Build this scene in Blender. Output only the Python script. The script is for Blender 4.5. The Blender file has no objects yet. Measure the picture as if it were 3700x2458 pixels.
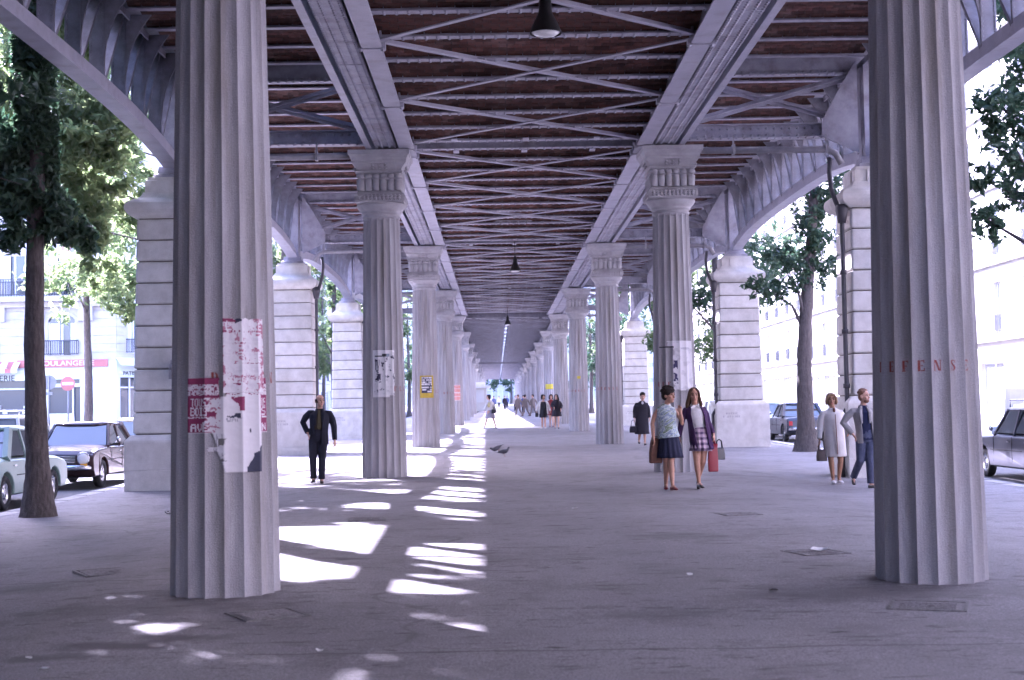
import bpy, bmesh, math, random
from mathutils import Vector, Matrix, noise as mnoise
random.seed(7)
R = math.radians
PI = math.pi
scene = bpy.context.scene
COL = scene.collection

# ------------------------------------------------------------------ camera, sky, sun, exposure
cam_d = bpy.data.cameras.new('camera')
cam = bpy.data.objects.new('camera', cam_d)
COL.objects.link(cam)
cam_d.lens = 50.0
cam_d.sensor_width = 36.0
cam_d.clip_start = 0.1
cam_d.clip_end = 3000
cam.matrix_world = (Matrix.Translation((0, 0, 1.6)) @ Matrix.Rotation(R(-0.66), 4, 'Z')
                    @ Matrix.Rotation(R(90 + 2.77), 4, 'X') @ Matrix.Rotation(R(-1.0), 4, 'Z'))
cam_d.dof.use_dof = True
cam_d.dof.focus_distance = 26.0
cam_d.dof.aperture_fstop = 3.2
scene.camera = cam

LD = Vector((1.0, -1.4, -1.29)).normalized()          # direction the sunlight travels
SUN_EL = math.asin(-LD.z)
SUN_AZ = math.atan2(-LD.x, -LD.y)                     # compass angle of the sun, clockwise from +Y
world = bpy.data.worlds.new('World')
scene.world = world
world.use_nodes = True
wn = world.node_tree.nodes
wl = world.node_tree.links
bg = wn['Background']
sky = wn.new('ShaderNodeTexSky')
sky.sky_type = 'NISHITA'
sky.sun_disc = False
sky.sun_elevation = SUN_EL
sky.sun_rotation = SUN_AZ
sky.air_density = 1.0
sky.dust_density = 2.2
sky.ozone_density = 1.0
wl.new(sky.outputs['Color'], bg.inputs['Color'])
bg.inputs['Strength'].default_value = 0.15
sun_d = bpy.data.lights.new('sun', 'SUN')
sun_d.energy = 4.2
sun_d.angle = R(0.7)
sun_d.color = (1.0, 0.94, 0.85)
sun = bpy.data.objects.new('sun', sun_d)
COL.objects.link(sun)
sun.rotation_euler = LD.to_track_quat('-Z', 'Y').to_euler()
vs = scene.view_settings
vs.view_transform = 'Standard'
vs.look = 'None'
vs.gamma = 1.0
vs.use_curve_mapping = False
vs.exposure = 3.75
vs.use_white_balance = True
vs.white_balance_temperature = 5350
vs.white_balance_tint = 39
scene.render.engine = 'CYCLES'
cy = scene.cycles
cy.max_bounces = 8
cy.diffuse_bounces = 5
cy.glossy_bounces = 3
cy.transmission_bounces = 4
cy.transparent_max_bounces = 8
cy.caustics_reflective = False
cy.caustics_refractive = False
cy.sample_clamp_indirect = 20.0
try:
    cy.use_denoising = True
    cy.denoising_prefilter = 'ACCURATE'
except Exception:
    pass

# ------------------------------------------------------------------ helpers
def sstep(a, b, x):
    t = min(1.0, max(0.0, (x - a) / (b - a)))
    return t * t * (3 - 2 * t)

XC = 0.66                       # centre line of the viaduct
SLOPE = 0.00885
KL, KR = -7.95, 9.3             # kerb lines of the promenade
def gz(x, y):
    """height of the promenade, which climbs gently away and falls to both kerbs"""
    return SLOPE * y - 0.15 * sstep(3.2, 6.6, abs(x - XC))
def rz(x, y):
    return SLOPE * y - 0.15 - 0.13

def tag(o, label=None, cat=None, group=None, kind=None):
    if label: o['label'] = label
    if cat: o['category'] = cat
    if group: o['group'] = group
    if kind: o['kind'] = kind
    return o

class MB:
    """mesh collector: boxes, prisms, lofts, lathes -> one mesh object"""
    def __init__(s):
        s.v = []; s.f = []; s.m = []; s.sm = []
    def add(s, vs, fs, mi=0, smooth=False):
        b = len(s.v)
        s.v += [tuple(p) for p in vs]
        for f in fs:
            s.f.append(tuple(i + b for i in f)); s.m.append(mi); s.sm.append(smooth)
        return s
    def box(s, x0, x1, y0, y1, z0, z1, mi=0):
        v = [(x0, y0, z0), (x1, y0, z0), (x1, y1, z0), (x0, y1, z0), (x0, y0, z1), (x1, y0, z1), (x1, y1, z1), (x0, y1, z1)]
        f = [(0, 3, 2, 1), (4, 5, 6, 7), (0, 1, 5, 4), (1, 2, 6, 5), (2, 3, 7, 6), (3, 0, 4, 7)]
        return s.add(v, f, mi)
    def cbox(s, x, y, z, w, d, h, mi=0):
        return s.box(x - w / 2, x + w / 2, y - d / 2, y + d / 2, z - h / 2, z + h / 2, mi)
    def bar(s, a, b, w, t, up=(0, 0, 1), mi=0):
        """rectangular bar from a to b, w across, t along up"""
        a = Vector(a); b = Vector(b)
        d = (b - a).normalized()
        u = Vector(up)
        sx = d.cross(u)
        if sx.length < 1e-5: sx = d.cross(Vector((1, 0, 0)))
        sx.normalize()
        u = sx.cross(d).normalized()
        v = []
        for p in (a, b):
            for i, j in ((-1, -1), (1, -1), (1, 1), (-1, 1)):
                v.append(p + sx * (i * w / 2) + u * (j * t / 2))
        f = [(0, 1, 2, 3), (7, 6, 5, 4), (0, 4, 5, 1), (1, 5, 6, 2), (2, 6, 7, 3), (3, 7, 4, 0)]
        return s.add(v, f, mi)
    def loft(s, rings, mi=0, smooth=True, caps=True, closed=True):
        n = len(rings[0]); v = []; f = []
        for r in rings: v += r
        for i in range(len(rings) - 1):
            for j in range(n if closed else n - 1):
                k = (j + 1) % n
                f.append((i * n + j, i * n + k, (i + 1) * n + k, (i + 1) * n + j))
        s.add(v, f, mi, smooth)
        if caps and closed:
            b = len(s.v) - len(v)
            s.f.append(tuple(b + n - 1 - j for j in range(n))); s.m.append(mi); s.sm.append(False)
            s.f.append(tuple(b + (len(rings) - 1) * n + j for j in range(n))); s.m.append(mi); s.sm.append(False)
        return s
    def tube(s, pts, rad, n=8, mi=0, ry=None, ref=(0, 1, 0), smooth=True):
        """tube along pts; rad = number or list (rx), ry = list or None; ref = direction ry lies nearest to"""
        pts = [Vector(p) for p in pts]
        if not isinstance(rad, (list, tuple)): rad = [rad] * len(pts)
        if ry is None: ry = rad
        elif not isinstance(ry, (list, tuple)): ry = [ry] * len(pts)
        rings = []
        for i, p in enumerate(pts):
            if i == 0: d = pts[1] - p
            elif i == len(pts) - 1: d = p - pts[i - 1]
            else: d = (pts[i + 1] - p).normalized() + (p - pts[i - 1]).normalized()
            d.normalize()
            r = Vector(ref)
            if abs(d.dot(r)) > 0.95: r = Vector((1, 0, 0)) if abs(d.x) < 0.9 else Vector((0, 0, 1))
            u = r.cross(d).normalized()
            w = d.cross(u).normalized()
            rings.append([p + u * (math.cos(2 * PI * k / n) * rad[i]) + w * (math.sin(2 * PI * k / n) * ry[i]) for k in range(n)])
        return s.loft(rings, mi, smooth)
    def lathe(s, prof, n=24, c=(0, 0, 0), mi=0, smooth=True, caps=True):
        rings = [[(c[0] + r * math.cos(2 * PI * k / n), c[1] + r * math.sin(2 * PI * k / n), c[2] + z) for k in range(n)] for r, z in prof]
        return s.loft(rings, mi, smooth, caps)
    def sq(s, prof, c=(0, 0), mi=0):
        """square section solid: prof = (half, z)"""
        rings = [[(c[0] - h, c[1] - h, z), (c[0] + h, c[1] - h, z), (c[0] + h, c[1] + h, z), (c[0] - h, c[1] + h, z)] for h, z in prof]
        return s.loft(rings, mi, False)
    def ell(s, c, rx, ry, rz_, n=12, m=8, mi=0, rot=None):
        c = Vector(c); rings = []
        for i in range(m + 1):
            a = -PI / 2 + PI * i / m
            a = max(-PI / 2 + 0.08, min(PI / 2 - 0.08, a))
            ring = []
            for k in range(n):
                p = Vector((rx * math.cos(a) * math.cos(2 * PI * k / n), ry * math.cos(a) * math.sin(2 * PI * k / n), rz_ * math.sin(a)))
                if rot is not None: p = rot @ p
                ring.append(c + p)
            rings.append(ring)
        return s.loft(rings, mi, True)
    def prism(s, poly, axis, a, b, mi=0, smooth=False):
        """extrude a 2-D polygon: axis 'x' -> poly is (y,z); 'y' -> (x,z); 'z' -> (x,y)"""
        def P(u, w, t):
            return (t, u, w) if axis == 'x' else (u, t, w) if axis == 'y' else (u, w, t)
        n = len(poly)
        v = [P(u, w, a) for u, w in poly] + [P(u, w, b) for u, w in poly]
        f = [tuple(range(n)), tuple(range(2 * n - 1, n - 1, -1))]
        f += [(i, n + i, n + (i + 1) % n, (i + 1) % n) for i in range(n)]
        return s.add(v, f, mi, smooth)
    def mesh(s, name):
        me = bpy.data.meshes.new(name)
        me.from_pydata(s.v, [], s.f)
        me.polygons.foreach_set('material_index', s.m)
        me.polygons.foreach_set('use_smooth', s.sm)
        me.update()
        return me
    def build(s, name, mats, parent=None, loc=(0, 0, 0), rot=(0, 0, 0), fix=True):
        me = s.mesh(name)
        if fix and len(s.f) < 60000:
            bm = bmesh.new(); bm.from_mesh(me)
            bmesh.ops.recalc_face_normals(bm, faces=bm.faces)
            bm.to_mesh(me); bm.free()
        if not isinstance(mats, (list, tuple)): mats = [mats]
        for m in mats: me.materials.append(m)
        o = bpy.data.objects.new(name, me)
        COL.objects.link(o)
        o.parent = parent; o.location = loc; o.rotation_euler = rot
        return o

def link(name, me, parent=None, loc=(0, 0, 0), rot=(0, 0, 0), scale=None):
    o = bpy.data.objects.new(name, me)
    COL.objects.link(o); o.parent = parent; o.location = loc; o.rotation_euler = rot
    if scale: o.scale = scale
    return o
def empty(name, loc=(0, 0, 0), rz_=0.0, label=None, cat=None, group=None):
    o = bpy.data.objects.new(name, None)
    COL.objects.link(o); o.location = loc; o.rotation_euler = (0, 0, rz_)
    o.empty_display_size = 0.2
    return tag(o, label, cat, group)
def kids(o): return [c for c in COL.objects if c.parent is o]
def copy_tree(o, parent=None):
    c = o.copy(); COL.objects.link(c)
    if parent is not None: c.parent = parent
    for ch in list(o.children): copy_tree(ch, c)
    return c
def bevel(o, w, seg=2, ang=30):
    m = o.modifiers.new('bevel', 'BEVEL'); m.width = w; m.segments = seg; m.limit_method = 'ANGLE'; m.angle_limit = R(ang)
    return o
def bake(o):
    """apply the modifiers of o into its mesh"""
    dg = bpy.context.evaluated_depsgraph_get()
    me = bpy.data.meshes.new_from_object(o.evaluated_get(dg))
    old = o.data; o.modifiers.clear(); o.data = me; me.name = o.name
    if old.users == 0: bpy.data.meshes.remove(old)
    return o
def remesh(mb, name, mats, parent, voxel=0.01, sm=4, loc=(0, 0, 0)):
    """fuse overlapping closed lofts into one continuous smooth skin"""
    o = mb.build(name, mats, parent, loc)
    m = o.modifiers.new('r', 'REMESH'); m.mode = 'VOXEL'; m.voxel_size = voxel; m.use_smooth_shade = True
    if sm:
        k = o.modifiers.new('s', 'SMOOTH'); k.factor = 0.5; k.iterations = sm
    bpy.context.view_layer.update()
    bake(o)
    if not o.data.materials:
        for mm in (mats if isinstance(mats, (list, tuple)) else [mats]): o.data.materials.append(mm)
    return o
def text_mesh(txt, size, mat_, ext=0.004, align='CENTER', sx=1.0):
    cu = bpy.data.curves.new('lettering', 'FONT')
    cu.body = txt; cu.size = size; cu.extrude = ext; cu.align_x = align; cu.align_y = 'CENTER'; cu.resolution_u = 3
    o = bpy.data.objects.new('lettering', cu); COL.objects.link(o)
    bpy.context.view_layer.update()
    me = bpy.data.meshes.new_from_object(o.evaluated_get(bpy.context.evaluated_depsgraph_get()))
    bpy.data.objects.remove(o); bpy.data.curves.remove(cu)
    for v in me.vertices: v.co.x *= sx
    me.materials.clear(); me.materials.append(mat_)
    return me

# ------------------------------------------------------------------ materials
def mat(name, c, c2=None, rough=0.8, scale=6.0, stretch=(1, 1, 1), detail=6.0, bump=0.0, bscale=None, metal=0.0,
        lo=0.35, hi=0.65, c3=None, s3=1.0, amt3=0.5, lo3=0.5, hi3=0.7, st3=(1, 1, 1), spec=0.5, rnd=0.0, coat=0.0, sub=0.0, speck=0.0):
    m = bpy.data.materials.new(name); m.use_nodes = True
    N = m.node_tree.nodes; L = m.node_tree.links
    b = N['Principled BSDF']
    b.inputs['Roughness'].default_value = rough
    b.inputs['Metallic'].default_value = metal
    b.inputs['Specular IOR Level'].default_value = spec
    if coat: b.inputs['Coat Weight'].default_value = coat
    b.inputs['Base Color'].default_value = (*c, 1)
    tc = N.new('ShaderNodeTexCoord')
    def noise(scale, st, det):
        mp = N.new('ShaderNodeMapping'); mp.inputs['Scale'].default_value = st
        L.new(tc.outputs['Object'], mp.inputs['Vector'])
        t = N.new('ShaderNodeTexNoise'); t.inputs['Scale'].default_value = scale; t.inputs['Detail'].default_value = det
        t.inputs['Roughness'].default_value = 0.62
        L.new(mp.outputs['Vector'], t.inputs['Vector'])
        return t
    col = None
    def mixc(fac, a, bcol, f=None):
        x = N.new('ShaderNodeMix'); x.data_type = 'RGBA'
        if hasattr(fac, 'is_output'): L.new(fac, x.inputs[0])
        else: x.inputs[0].default_value = fac
        for sck, val in ((x.inputs[6], a), (x.inputs[7], bcol)):
            if hasattr(val, 'is_output'): L.new(val, sck)
            else: sck.default_value = (*val, 1)
        return x.outputs[2]
    def ramp(src, lo, hi, top=1.0):
        r = N.new('ShaderNodeMapRange'); r.inputs['From Min'].default_value = lo; r.inputs['From Max'].default_value = hi
        r.inputs['To Max'].default_value = top
        L.new(src, r.inputs['Value']); return r.outputs['Result']
    if c2 is not None:
        t = noise(scale, stretch, detail)
        col = mixc(ramp(t.outputs['Fac'], lo, hi), c, c2)
    if c3 is not None:
        t3 = noise(s3, st3, 5.0)
        col = mixc(ramp(t3.outputs['Fac'], lo3, hi3, amt3), col if col is not None else c, c3)
    if speck:
        ts = noise(210, (1, 1, 1), 2.0)
        r = N.new('ShaderNodeMapRange'); r.inputs['From Min'].default_value = .3; r.inputs['From Max'].default_value = .7
        r.inputs['To Min'].default_value = 1 - speck; r.inputs['To Max'].default_value = 1 + speck
        L.new(ts.outputs['Fac'], r.inputs['Value'])
        hs = N.new('ShaderNodeHueSaturation'); L.new(r.outputs['Result'], hs.inputs['Value'])
        if col is not None: L.new(col, hs.inputs['Color'])
        else: hs.inputs['Color'].default_value = (*c, 1)
        col = hs.outputs['Color']
    if rnd:
        oi = N.new('ShaderNodeObjectInfo')
        hsv = N.new('ShaderNodeHueSaturation')
        mr = N.new('ShaderNodeMapRange'); mr.inputs['To Min'].default_value = 1 - rnd; mr.inputs['To Max'].default_value = 1 + rnd
        L.new(oi.outputs['Random'], mr.inputs['Value']); L.new(mr.outputs['Result'], hsv.inputs['Value'])
        if col is not None: L.new(col, hsv.inputs['Color'])
        else: hsv.inputs['Color'].default_value = (*c, 1)
        col = hsv.outputs['Color']
    if col is not None: L.new(col, b.inputs['Base Color'])
    if bump:
        tb = noise(bscale or scale * 4, (1, 1, 1), 4.0)
        bp = N.new('ShaderNodeBump'); bp.inputs['Strength'].default_value = bump; bp.inputs['Distance'].default_value = 0.02
        L.new(tb.outputs['Fac'], bp.inputs['Height']); L.new(bp.outputs['Normal'], b.inputs['Normal'])
    return m

M = {}
M['shaft'] = mat('column_stone', (.31, .30, .315), (.42, .41, .425), .85, 3.0, (3, 3, .3), bump=.5, bscale=90, c3=(.17, .145, .12), s3=1.5, st3=(3, 3, .22), amt3=.65, lo3=.48, hi3=.72, rnd=.06, speck=.26)
M['cap'] = mat('capital_stone', (.33, .32, .335), (.4, .39, .4), .8, 5, bump=.2, bscale=60, c3=(.17, .15, .14), s3=3, amt3=.4, lo3=.52, hi3=.75)
M['lime'] = mat('pier_limestone', (.50, .475, .44), (.61, .585, .55), .85, 3.5, bump=.25, bscale=45, c3=(.28, .25, .21), s3=1.1, st3=(1.5, 1.5, .7), amt3=.45, lo3=.5, hi3=.75, rnd=.09, speck=.15)
M['joint'] = mat('pier_joint', (.15, .13, .115), (.2, .18, .15), .95, 8)
M['steel'] = mat('painted_steel', (.27, .265, .315), (.37, .365, .415), .55, 4, bump=.12, bscale=60, c3=(.13, .10, .09), s3=2.2, amt3=.6, lo3=.5, hi3=.72, speck=.2)
M['steel2'] = mat('painted_steel_smooth', (.32, .315, .37), (.39, .385, .44), .5, 2.5, bump=.08, bscale=50, c3=(.17, .13, .12), s3=2.6, amt3=.5, lo3=.52, hi3=.76, speck=.15)
M['steel3'] = mat('shaded_steel', (.13, .128, .15), (.2, .198, .23), .6, 4, bump=.12, bscale=60, c3=(.09, .075, .07), s3=2.2, amt3=.5, lo3=.5, hi3=.72, speck=.2)  # darker steel copy: shade put into the colour of struts and far beams
M['brick'] = mat('vault_brick', (.10, .04, .03), (.055, .027, .023), .9, 9, bump=.3, bscale=60, c3=(.2, .14, .12), s3=2.3, amt3=.55, lo3=.5, hi3=.72, rnd=.3)
M['mortar'] = mat('vault_mortar', (.075, .062, .058), (.05, .04, .04), .95, 8)
M['pipe'] = mat('pipe_paint', (.2, .19, .2), (.27, .26, .28), .5, 5)
M['downpipe'] = mat('dark_pipe', (.035, .032, .04), (.06, .055, .06), .5, 5)
M['black'] = mat('black_enamel', (.015, .015, .017), (.025, .024, .024), .35, 8)
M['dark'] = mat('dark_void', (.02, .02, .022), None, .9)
M['glass_bulb'] = mat('lamp_glass', (.75, .75, .72), None, .12)
M['rubber'] = mat('rubber', (.018, .018, .02), (.03, .03, .03), .8, 20)
M['chrome'] = mat('chrome', (.62, .62, .64), None, .18, metal=1.0)
M['bark'] = mat('bark', (.055, .045, .042), (.12, .1, .09), .95, 7, (4, 4, .7), bump=.9, bscale=22, c3=(.16, .15, .13), s3=9, amt3=.4, lo3=.55, hi3=.7)
M['red_paint'] = mat('stencil_red', (.26, .05, .04), (.27, .17, .16), .85, 40, lo=.5, hi=.7)
M['grey_paint'] = mat('stencil_grey', (.27, .25, .26), None, .8)
M['white'] = mat('white_paint', (.72, .72, .7), (.64, .64, .63), .6, 5)
M['kerb'] = mat('kerb_granite', (.3, .29, .28), (.38, .37, .36), .85, 12, bump=.2)

def glass_mat(name, c=(.05, .06, .07), rough=.05, alpha=None):
    m = mat(name, c, None, rough, spec=.8)
    return m
M['pane'] = glass_mat('window_pane', (.05, .06, .075))
M['carglass'] = glass_mat('car_glass', (.10, .12, .13), .04)

# leaves: translucent
def leaf_mat(name, c, c2, tr=.45):
    m = bpy.data.materials.new(name); m.use_nodes = True
    N = m.node_tree.nodes; L = m.node_tree.links
    b = N['Principled BSDF']; out = N['Material Output']
    b.inputs['Roughness'].default_value = .5
    g = N.new('ShaderNodeNewGeometry'); mx = N.new('ShaderNodeMix'); mx.data_type = 'RGBA'
    mx.inputs[6].default_value = (*c, 1); mx.inputs[7].default_value = (*c2, 1)
    L.new(g.outputs['Random Per Island'], mx.inputs[0]); L.new(mx.outputs[2], b.inputs['Base Color'])
    t = N.new('ShaderNodeBsdfTranslucent')
    hs = N.new('ShaderNodeHueSaturation'); hs.inputs['Value'].default_value = 1.5; hs.inputs['Hue'].default_value = .48
    L.new(mx.outputs[2], hs.inputs['Color']); L.new(hs.outputs['Color'], t.inputs['Color'])
    ms = N.new('ShaderNodeMixShader'); ms.inputs[0].default_value = tr
    L.new(b.outputs[0], ms.inputs[1]); L.new(t.outputs[0], ms.inputs[2]); L.new(ms.outputs[0], out.inputs['Surface'])
    return m
M['leaf'] = leaf_mat('leaf_green', (.04, .085, .035), (.085, .13, .045), .5)
M['leaf2'] = leaf_mat('leaf_dark', (.022, .055, .035), (.055, .10, .05), .42)
M['leaf3'] = leaf_mat('leaf_pale', (.10, .17, .07), (.16, .21, .09), .7)

def attr_mat(name, rough=.75):
    m = bpy.data.materials.new(name); m.use_nodes = True
    N = m.node_tree.nodes; L = m.node_tree.links
    a = N.new('ShaderNodeVertexColor'); a.layer_name = 'print'
    L.new(a.outputs['Color'], N['Principled BSDF'].inputs['Base Color'])
    N['Principled BSDF'].inputs['Roughness'].default_value = rough
    return m
M['print'] = attr_mat('printed_paper')

def ground_mat():
    m = bpy.data.materials.new('promenade_surface'); m.use_nodes = True
    N = m.node_tree.nodes; L = m.node_tree.links
    b = N['Principled BSDF']; b.inputs['Roughness'].default_value = .88
    b.inputs['Specular IOR Level'].default_value = .3
    tc = N.new('ShaderNodeTexCoord')
    def nz(scale, st=(1, 1, 1), det=5, ro=.6):
        mp = N.new('ShaderNodeMapping'); mp.inputs['Scale'].default_value = st; L.new(tc.outputs['Object'], mp.inputs['Vector'])
        t = N.new('ShaderNodeTexNoise'); t.inputs['Scale'].default_value = scale; t.inputs['Detail'].default_value = det; t.inputs['Roughness'].default_value = ro
        L.new(mp.outputs['Vector'], t.inputs['Vector']); return t.outputs['Fac']
    def rmp(src, lo, hi, top=1.0):
        r = N.new('ShaderNodeMapRange'); r.inputs['From Min'].default_value = lo; r.inputs['From Max'].default_value = hi; r.inputs['To Max'].default_value = top
        L.new(src, r.inputs['Value']); return r.outputs['Result']
    def mx(fac, a, c):
        x = N.new('ShaderNodeMix'); x.data_type = 'RGBA'; L.new(fac, x.inputs[0])
        for sck, val in ((x.inputs[6], a), (x.inputs[7], c)):
            if hasattr(val, 'is_output'): L.new(val, sck)
            else: sck.default_value = (*val, 1)
        return x.outputs[2]
    col = mx(rmp(nz(.3), .35, .65), (.265, .25, .255), (.345, .33, .335))
    col = mx(rmp(nz(1.6, (1, .7, 1), 7, .7), .48, .7, .75), col, (.17, .155, .155))
    col = mx(rmp(nz(.5, (.5, 1.3, 1)), .58, .74, .55), col, (.15, .135, .13))
    col = mx(rmp(nz(70, det=4, ro=.75), .42, .58, .85), col, (.135, .125, .128))
    col = mx(rmp(nz(26, det=3), .6, .7, .5), col, (.42, .4, .4))
    col = mx(rmp(nz(3.4, (.5, 1.6, 1), 5, .65), .58, .70, .8), col, (.10, .09, .088))
    col = mx(rmp(nz(7, (.5, 1.5, 1), 4), .62, .70, .9), col, (.07, .062, .06))
    # dark stains, and dark rings round the column feet
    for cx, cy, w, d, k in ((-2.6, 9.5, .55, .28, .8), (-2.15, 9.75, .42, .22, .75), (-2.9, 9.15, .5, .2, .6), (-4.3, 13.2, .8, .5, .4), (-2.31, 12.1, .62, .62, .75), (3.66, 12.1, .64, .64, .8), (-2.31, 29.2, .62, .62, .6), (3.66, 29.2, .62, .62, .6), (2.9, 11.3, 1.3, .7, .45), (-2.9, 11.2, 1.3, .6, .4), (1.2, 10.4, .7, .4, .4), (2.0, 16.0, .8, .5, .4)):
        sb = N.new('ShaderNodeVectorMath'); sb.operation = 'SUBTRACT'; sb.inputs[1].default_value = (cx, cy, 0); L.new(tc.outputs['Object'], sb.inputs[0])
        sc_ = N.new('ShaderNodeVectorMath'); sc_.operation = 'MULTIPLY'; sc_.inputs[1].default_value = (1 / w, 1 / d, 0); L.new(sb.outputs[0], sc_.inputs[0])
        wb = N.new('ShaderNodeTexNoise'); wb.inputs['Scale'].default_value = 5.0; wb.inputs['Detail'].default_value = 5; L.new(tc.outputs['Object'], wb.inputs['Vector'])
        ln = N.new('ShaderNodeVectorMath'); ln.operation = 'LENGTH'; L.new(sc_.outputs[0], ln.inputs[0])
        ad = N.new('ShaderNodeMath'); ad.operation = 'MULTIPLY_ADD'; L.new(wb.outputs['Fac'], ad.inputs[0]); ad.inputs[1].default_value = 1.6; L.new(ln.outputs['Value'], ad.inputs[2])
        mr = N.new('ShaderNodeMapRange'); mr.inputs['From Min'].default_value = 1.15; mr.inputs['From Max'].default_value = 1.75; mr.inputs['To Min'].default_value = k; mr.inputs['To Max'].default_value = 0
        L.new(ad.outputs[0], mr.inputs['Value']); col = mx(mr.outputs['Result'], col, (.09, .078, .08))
    # a joint across the paving and two settled cracks
    for nx, ny, off, x0, x1 in ((0.02, 1.0, 9.02, -1.6, 12), (.35, .94, 11.2, -9, -1.5), (-.5, .87, 16.2, 5.2, 9)):
        dp = N.new('ShaderNodeVectorMath'); dp.operation = 'DOT_PRODUCT'; dp.inputs[1].default_value = (nx, ny, 0); L.new(tc.outputs['Object'], dp.inputs[0])
        wb = N.new('ShaderNodeTexNoise'); wb.inputs['Scale'].default_value = 1.6; wb.inputs['Detail'].default_value = 6; L.new(tc.outputs['Object'], wb.inputs['Vector'])
        a1 = N.new('ShaderNodeMath'); a1.operation = 'MULTIPLY_ADD'; L.new(wb.outputs['Fac'], a1.inputs[0]); a1.inputs[1].default_value = .16; L.new(dp.outputs['Value'], a1.inputs[2])
        a2 = N.new('ShaderNodeMath'); a2.operation = 'SUBTRACT'; L.new(a1.outputs[0], a2.inputs[0]); a2.inputs[1].default_value = off + .08
        a3 = N.new('ShaderNodeMath'); a3.operation = 'ABSOLUTE'; L.new(a2.outputs[0], a3.inputs[0])
        mr = N.new('ShaderNodeMapRange'); mr.inputs['From Min'].default_value = .006; mr.inputs['From Max'].default_value = .022; mr.inputs['To Min'].default_value = .75; mr.inputs['To Max'].default_value = 0; L.new(a3.outputs[0], mr.inputs['Value'])
        sx = N.new('ShaderNodeSeparateXYZ'); L.new(tc.outputs['Object'], sx.inputs[0])
        g1 = N.new('ShaderNodeMath'); g1.operation = 'GREATER_THAN'; L.new(sx.outputs['X'], g1.inputs[0]); g1.inputs[1].default_value = x0
        g2 = N.new('ShaderNodeMath'); g2.operation = 'LESS_THAN'; L.new(sx.outputs['X'], g2.inputs[0]); g2.inputs[1].default_value = x1
        m1 = N.new('ShaderNodeMath'); m1.operation = 'MULTIPLY'; L.new(g1.outputs[0], m1.inputs[0]); L.new(g2.outputs[0], m1.inputs[1])
        m2 = N.new('ShaderNodeMath'); m2.operation = 'MULTIPLY'; L.new(m1.outputs[0], m2.inputs[0]); L.new(mr.outputs['Result'], m2.inputs[1])
        col = mx(m2.outputs[0], col, (.07, .06, .06))
    # hairline cracks
    v = N.new('ShaderNodeTexVoronoi'); v.feature = 'DISTANCE_TO_EDGE'; v.inputs['Scale'].default_value = .12
    mp = N.new('ShaderNodeMapping'); mp.inputs['Scale'].default_value = (.55, 1.5, 1)
    ds = N.new('ShaderNodeTexNoise'); ds.inputs['Scale'].default_value = .8; ds.inputs['Detail'].default_value = 6
    L.new(tc.outputs['Object'], ds.inputs['Vector'])
    va = N.new('ShaderNodeVectorMath'); va.operation = 'ADD'; L.new(tc.outputs['Object'], va.inputs[0]); L.new(ds.outputs['Color'], va.inputs[1])
    L.new(va.outputs[0], mp.inputs['Vector']); L.new(mp.outputs['Vector'], v.inputs['Vector'])
    cr = N.new('ShaderNodeMapRange'); cr.inputs['From Min'].default_value = 0.0; cr.inputs['From Max'].default_value = .0028
    cr.inputs['To Min'].default_value = .45; cr.inputs['To Max'].default_value = 0
    L.new(v.outputs['Distance'], cr.inputs['Value'])
    col = mx(cr.outputs['Result'], col, (.085, .075, .07))
    L.new(col, b.inputs['Base Color'])
    bp = N.new('ShaderNodeBump'); bp.inputs['Strength'].default_value = .35; bp.inputs['Distance'].default_value = .008
    L.new(nz(55, det=3), bp.inputs['Height']); L.new(bp.outputs['Normal'], b.inputs['Normal'])
    return m
M['ground'] = ground_mat()
M['asphalt'] = mat('road_asphalt', (.09, .09, .095), (.12, .12, .12), .9, 3, bump=.3, bscale=60)
M['farground'] = mat('far_ground', (.22, .21, .2), (.27, .26, .25), .95, .3)
# ------------------------------------------------------------------ ground, roads, kerbs
def strip(name, xs, y0, y1, zf, m, step=4.0):
    mb = MB(); ys = [y0 + i * step for i in range(int((y1 - y0) / step) + 1)]
    v = [(x, y, zf(x, y)) for y in ys for x in xs]; n = len(xs)
    f = [(j * n + i, j * n + i + 1, (j + 1) * n + i + 1, (j + 1) * n + i) for j in range(len(ys) - 1) for i in range(n - 1)]
    mb.add(v, f, 0, True)
    return tag(mb.build(name, m, fix=False), kind='structure')
Y0, Y1 = -100, 420
xs = [KL + .15] + [x * .5 for x in range(-15, 19)] + [KR - .15]
strip('promenade_pavement', xs, Y0, Y1, gz, M['ground'])
strip('road', [-15.2, -12, -9, KL - .15], Y0, Y1, rz, M['asphalt'])
strip('road.001', [KR + .15, 12, 15, 17.2], Y0, Y1, rz, M['asphalt'])
strip('pavement.002', [-60, -36, -15.5], 77, 417, lambda x, y: rz(x, y) + .12, M['ground'])
strip('pavement', [-30, -20, -15.5], Y0, 64, lambda x, y: rz(x, y) + .12, M['ground'])
strip('pavement.001', [17.5, 22, 30], Y0, Y1, lambda x, y: rz(x, y) + .12, M['ground'])
strip('ground', [-320, -60, -14, 0, 14, 60, 320], -200, 600, lambda x, y: SLOPE * min(y, 600) - .35, M['farground'], 100.0)
def kerb(name, x, y0, y1):
    mb = MB(); L_ = 1.2; y = y0
    while y < y1:
        t = .012
        z0 = SLOPE * (y + .6) - .5
        mb.box(x - .15, x + .15, y + t, y + L_ - t, z0, SLOPE * (y + .6) - .15 + .004)
        y += L_
    tag(mb.build(name, M['kerb']), kind='structure')
for i, x in enumerate((KL, KR)): kerb('kerb', x, Y0, 200)
for i, x in enumerate((-15.35, 17.35)): kerb('kerb', x, Y0, 64 if i == 0 else 200)

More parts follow.
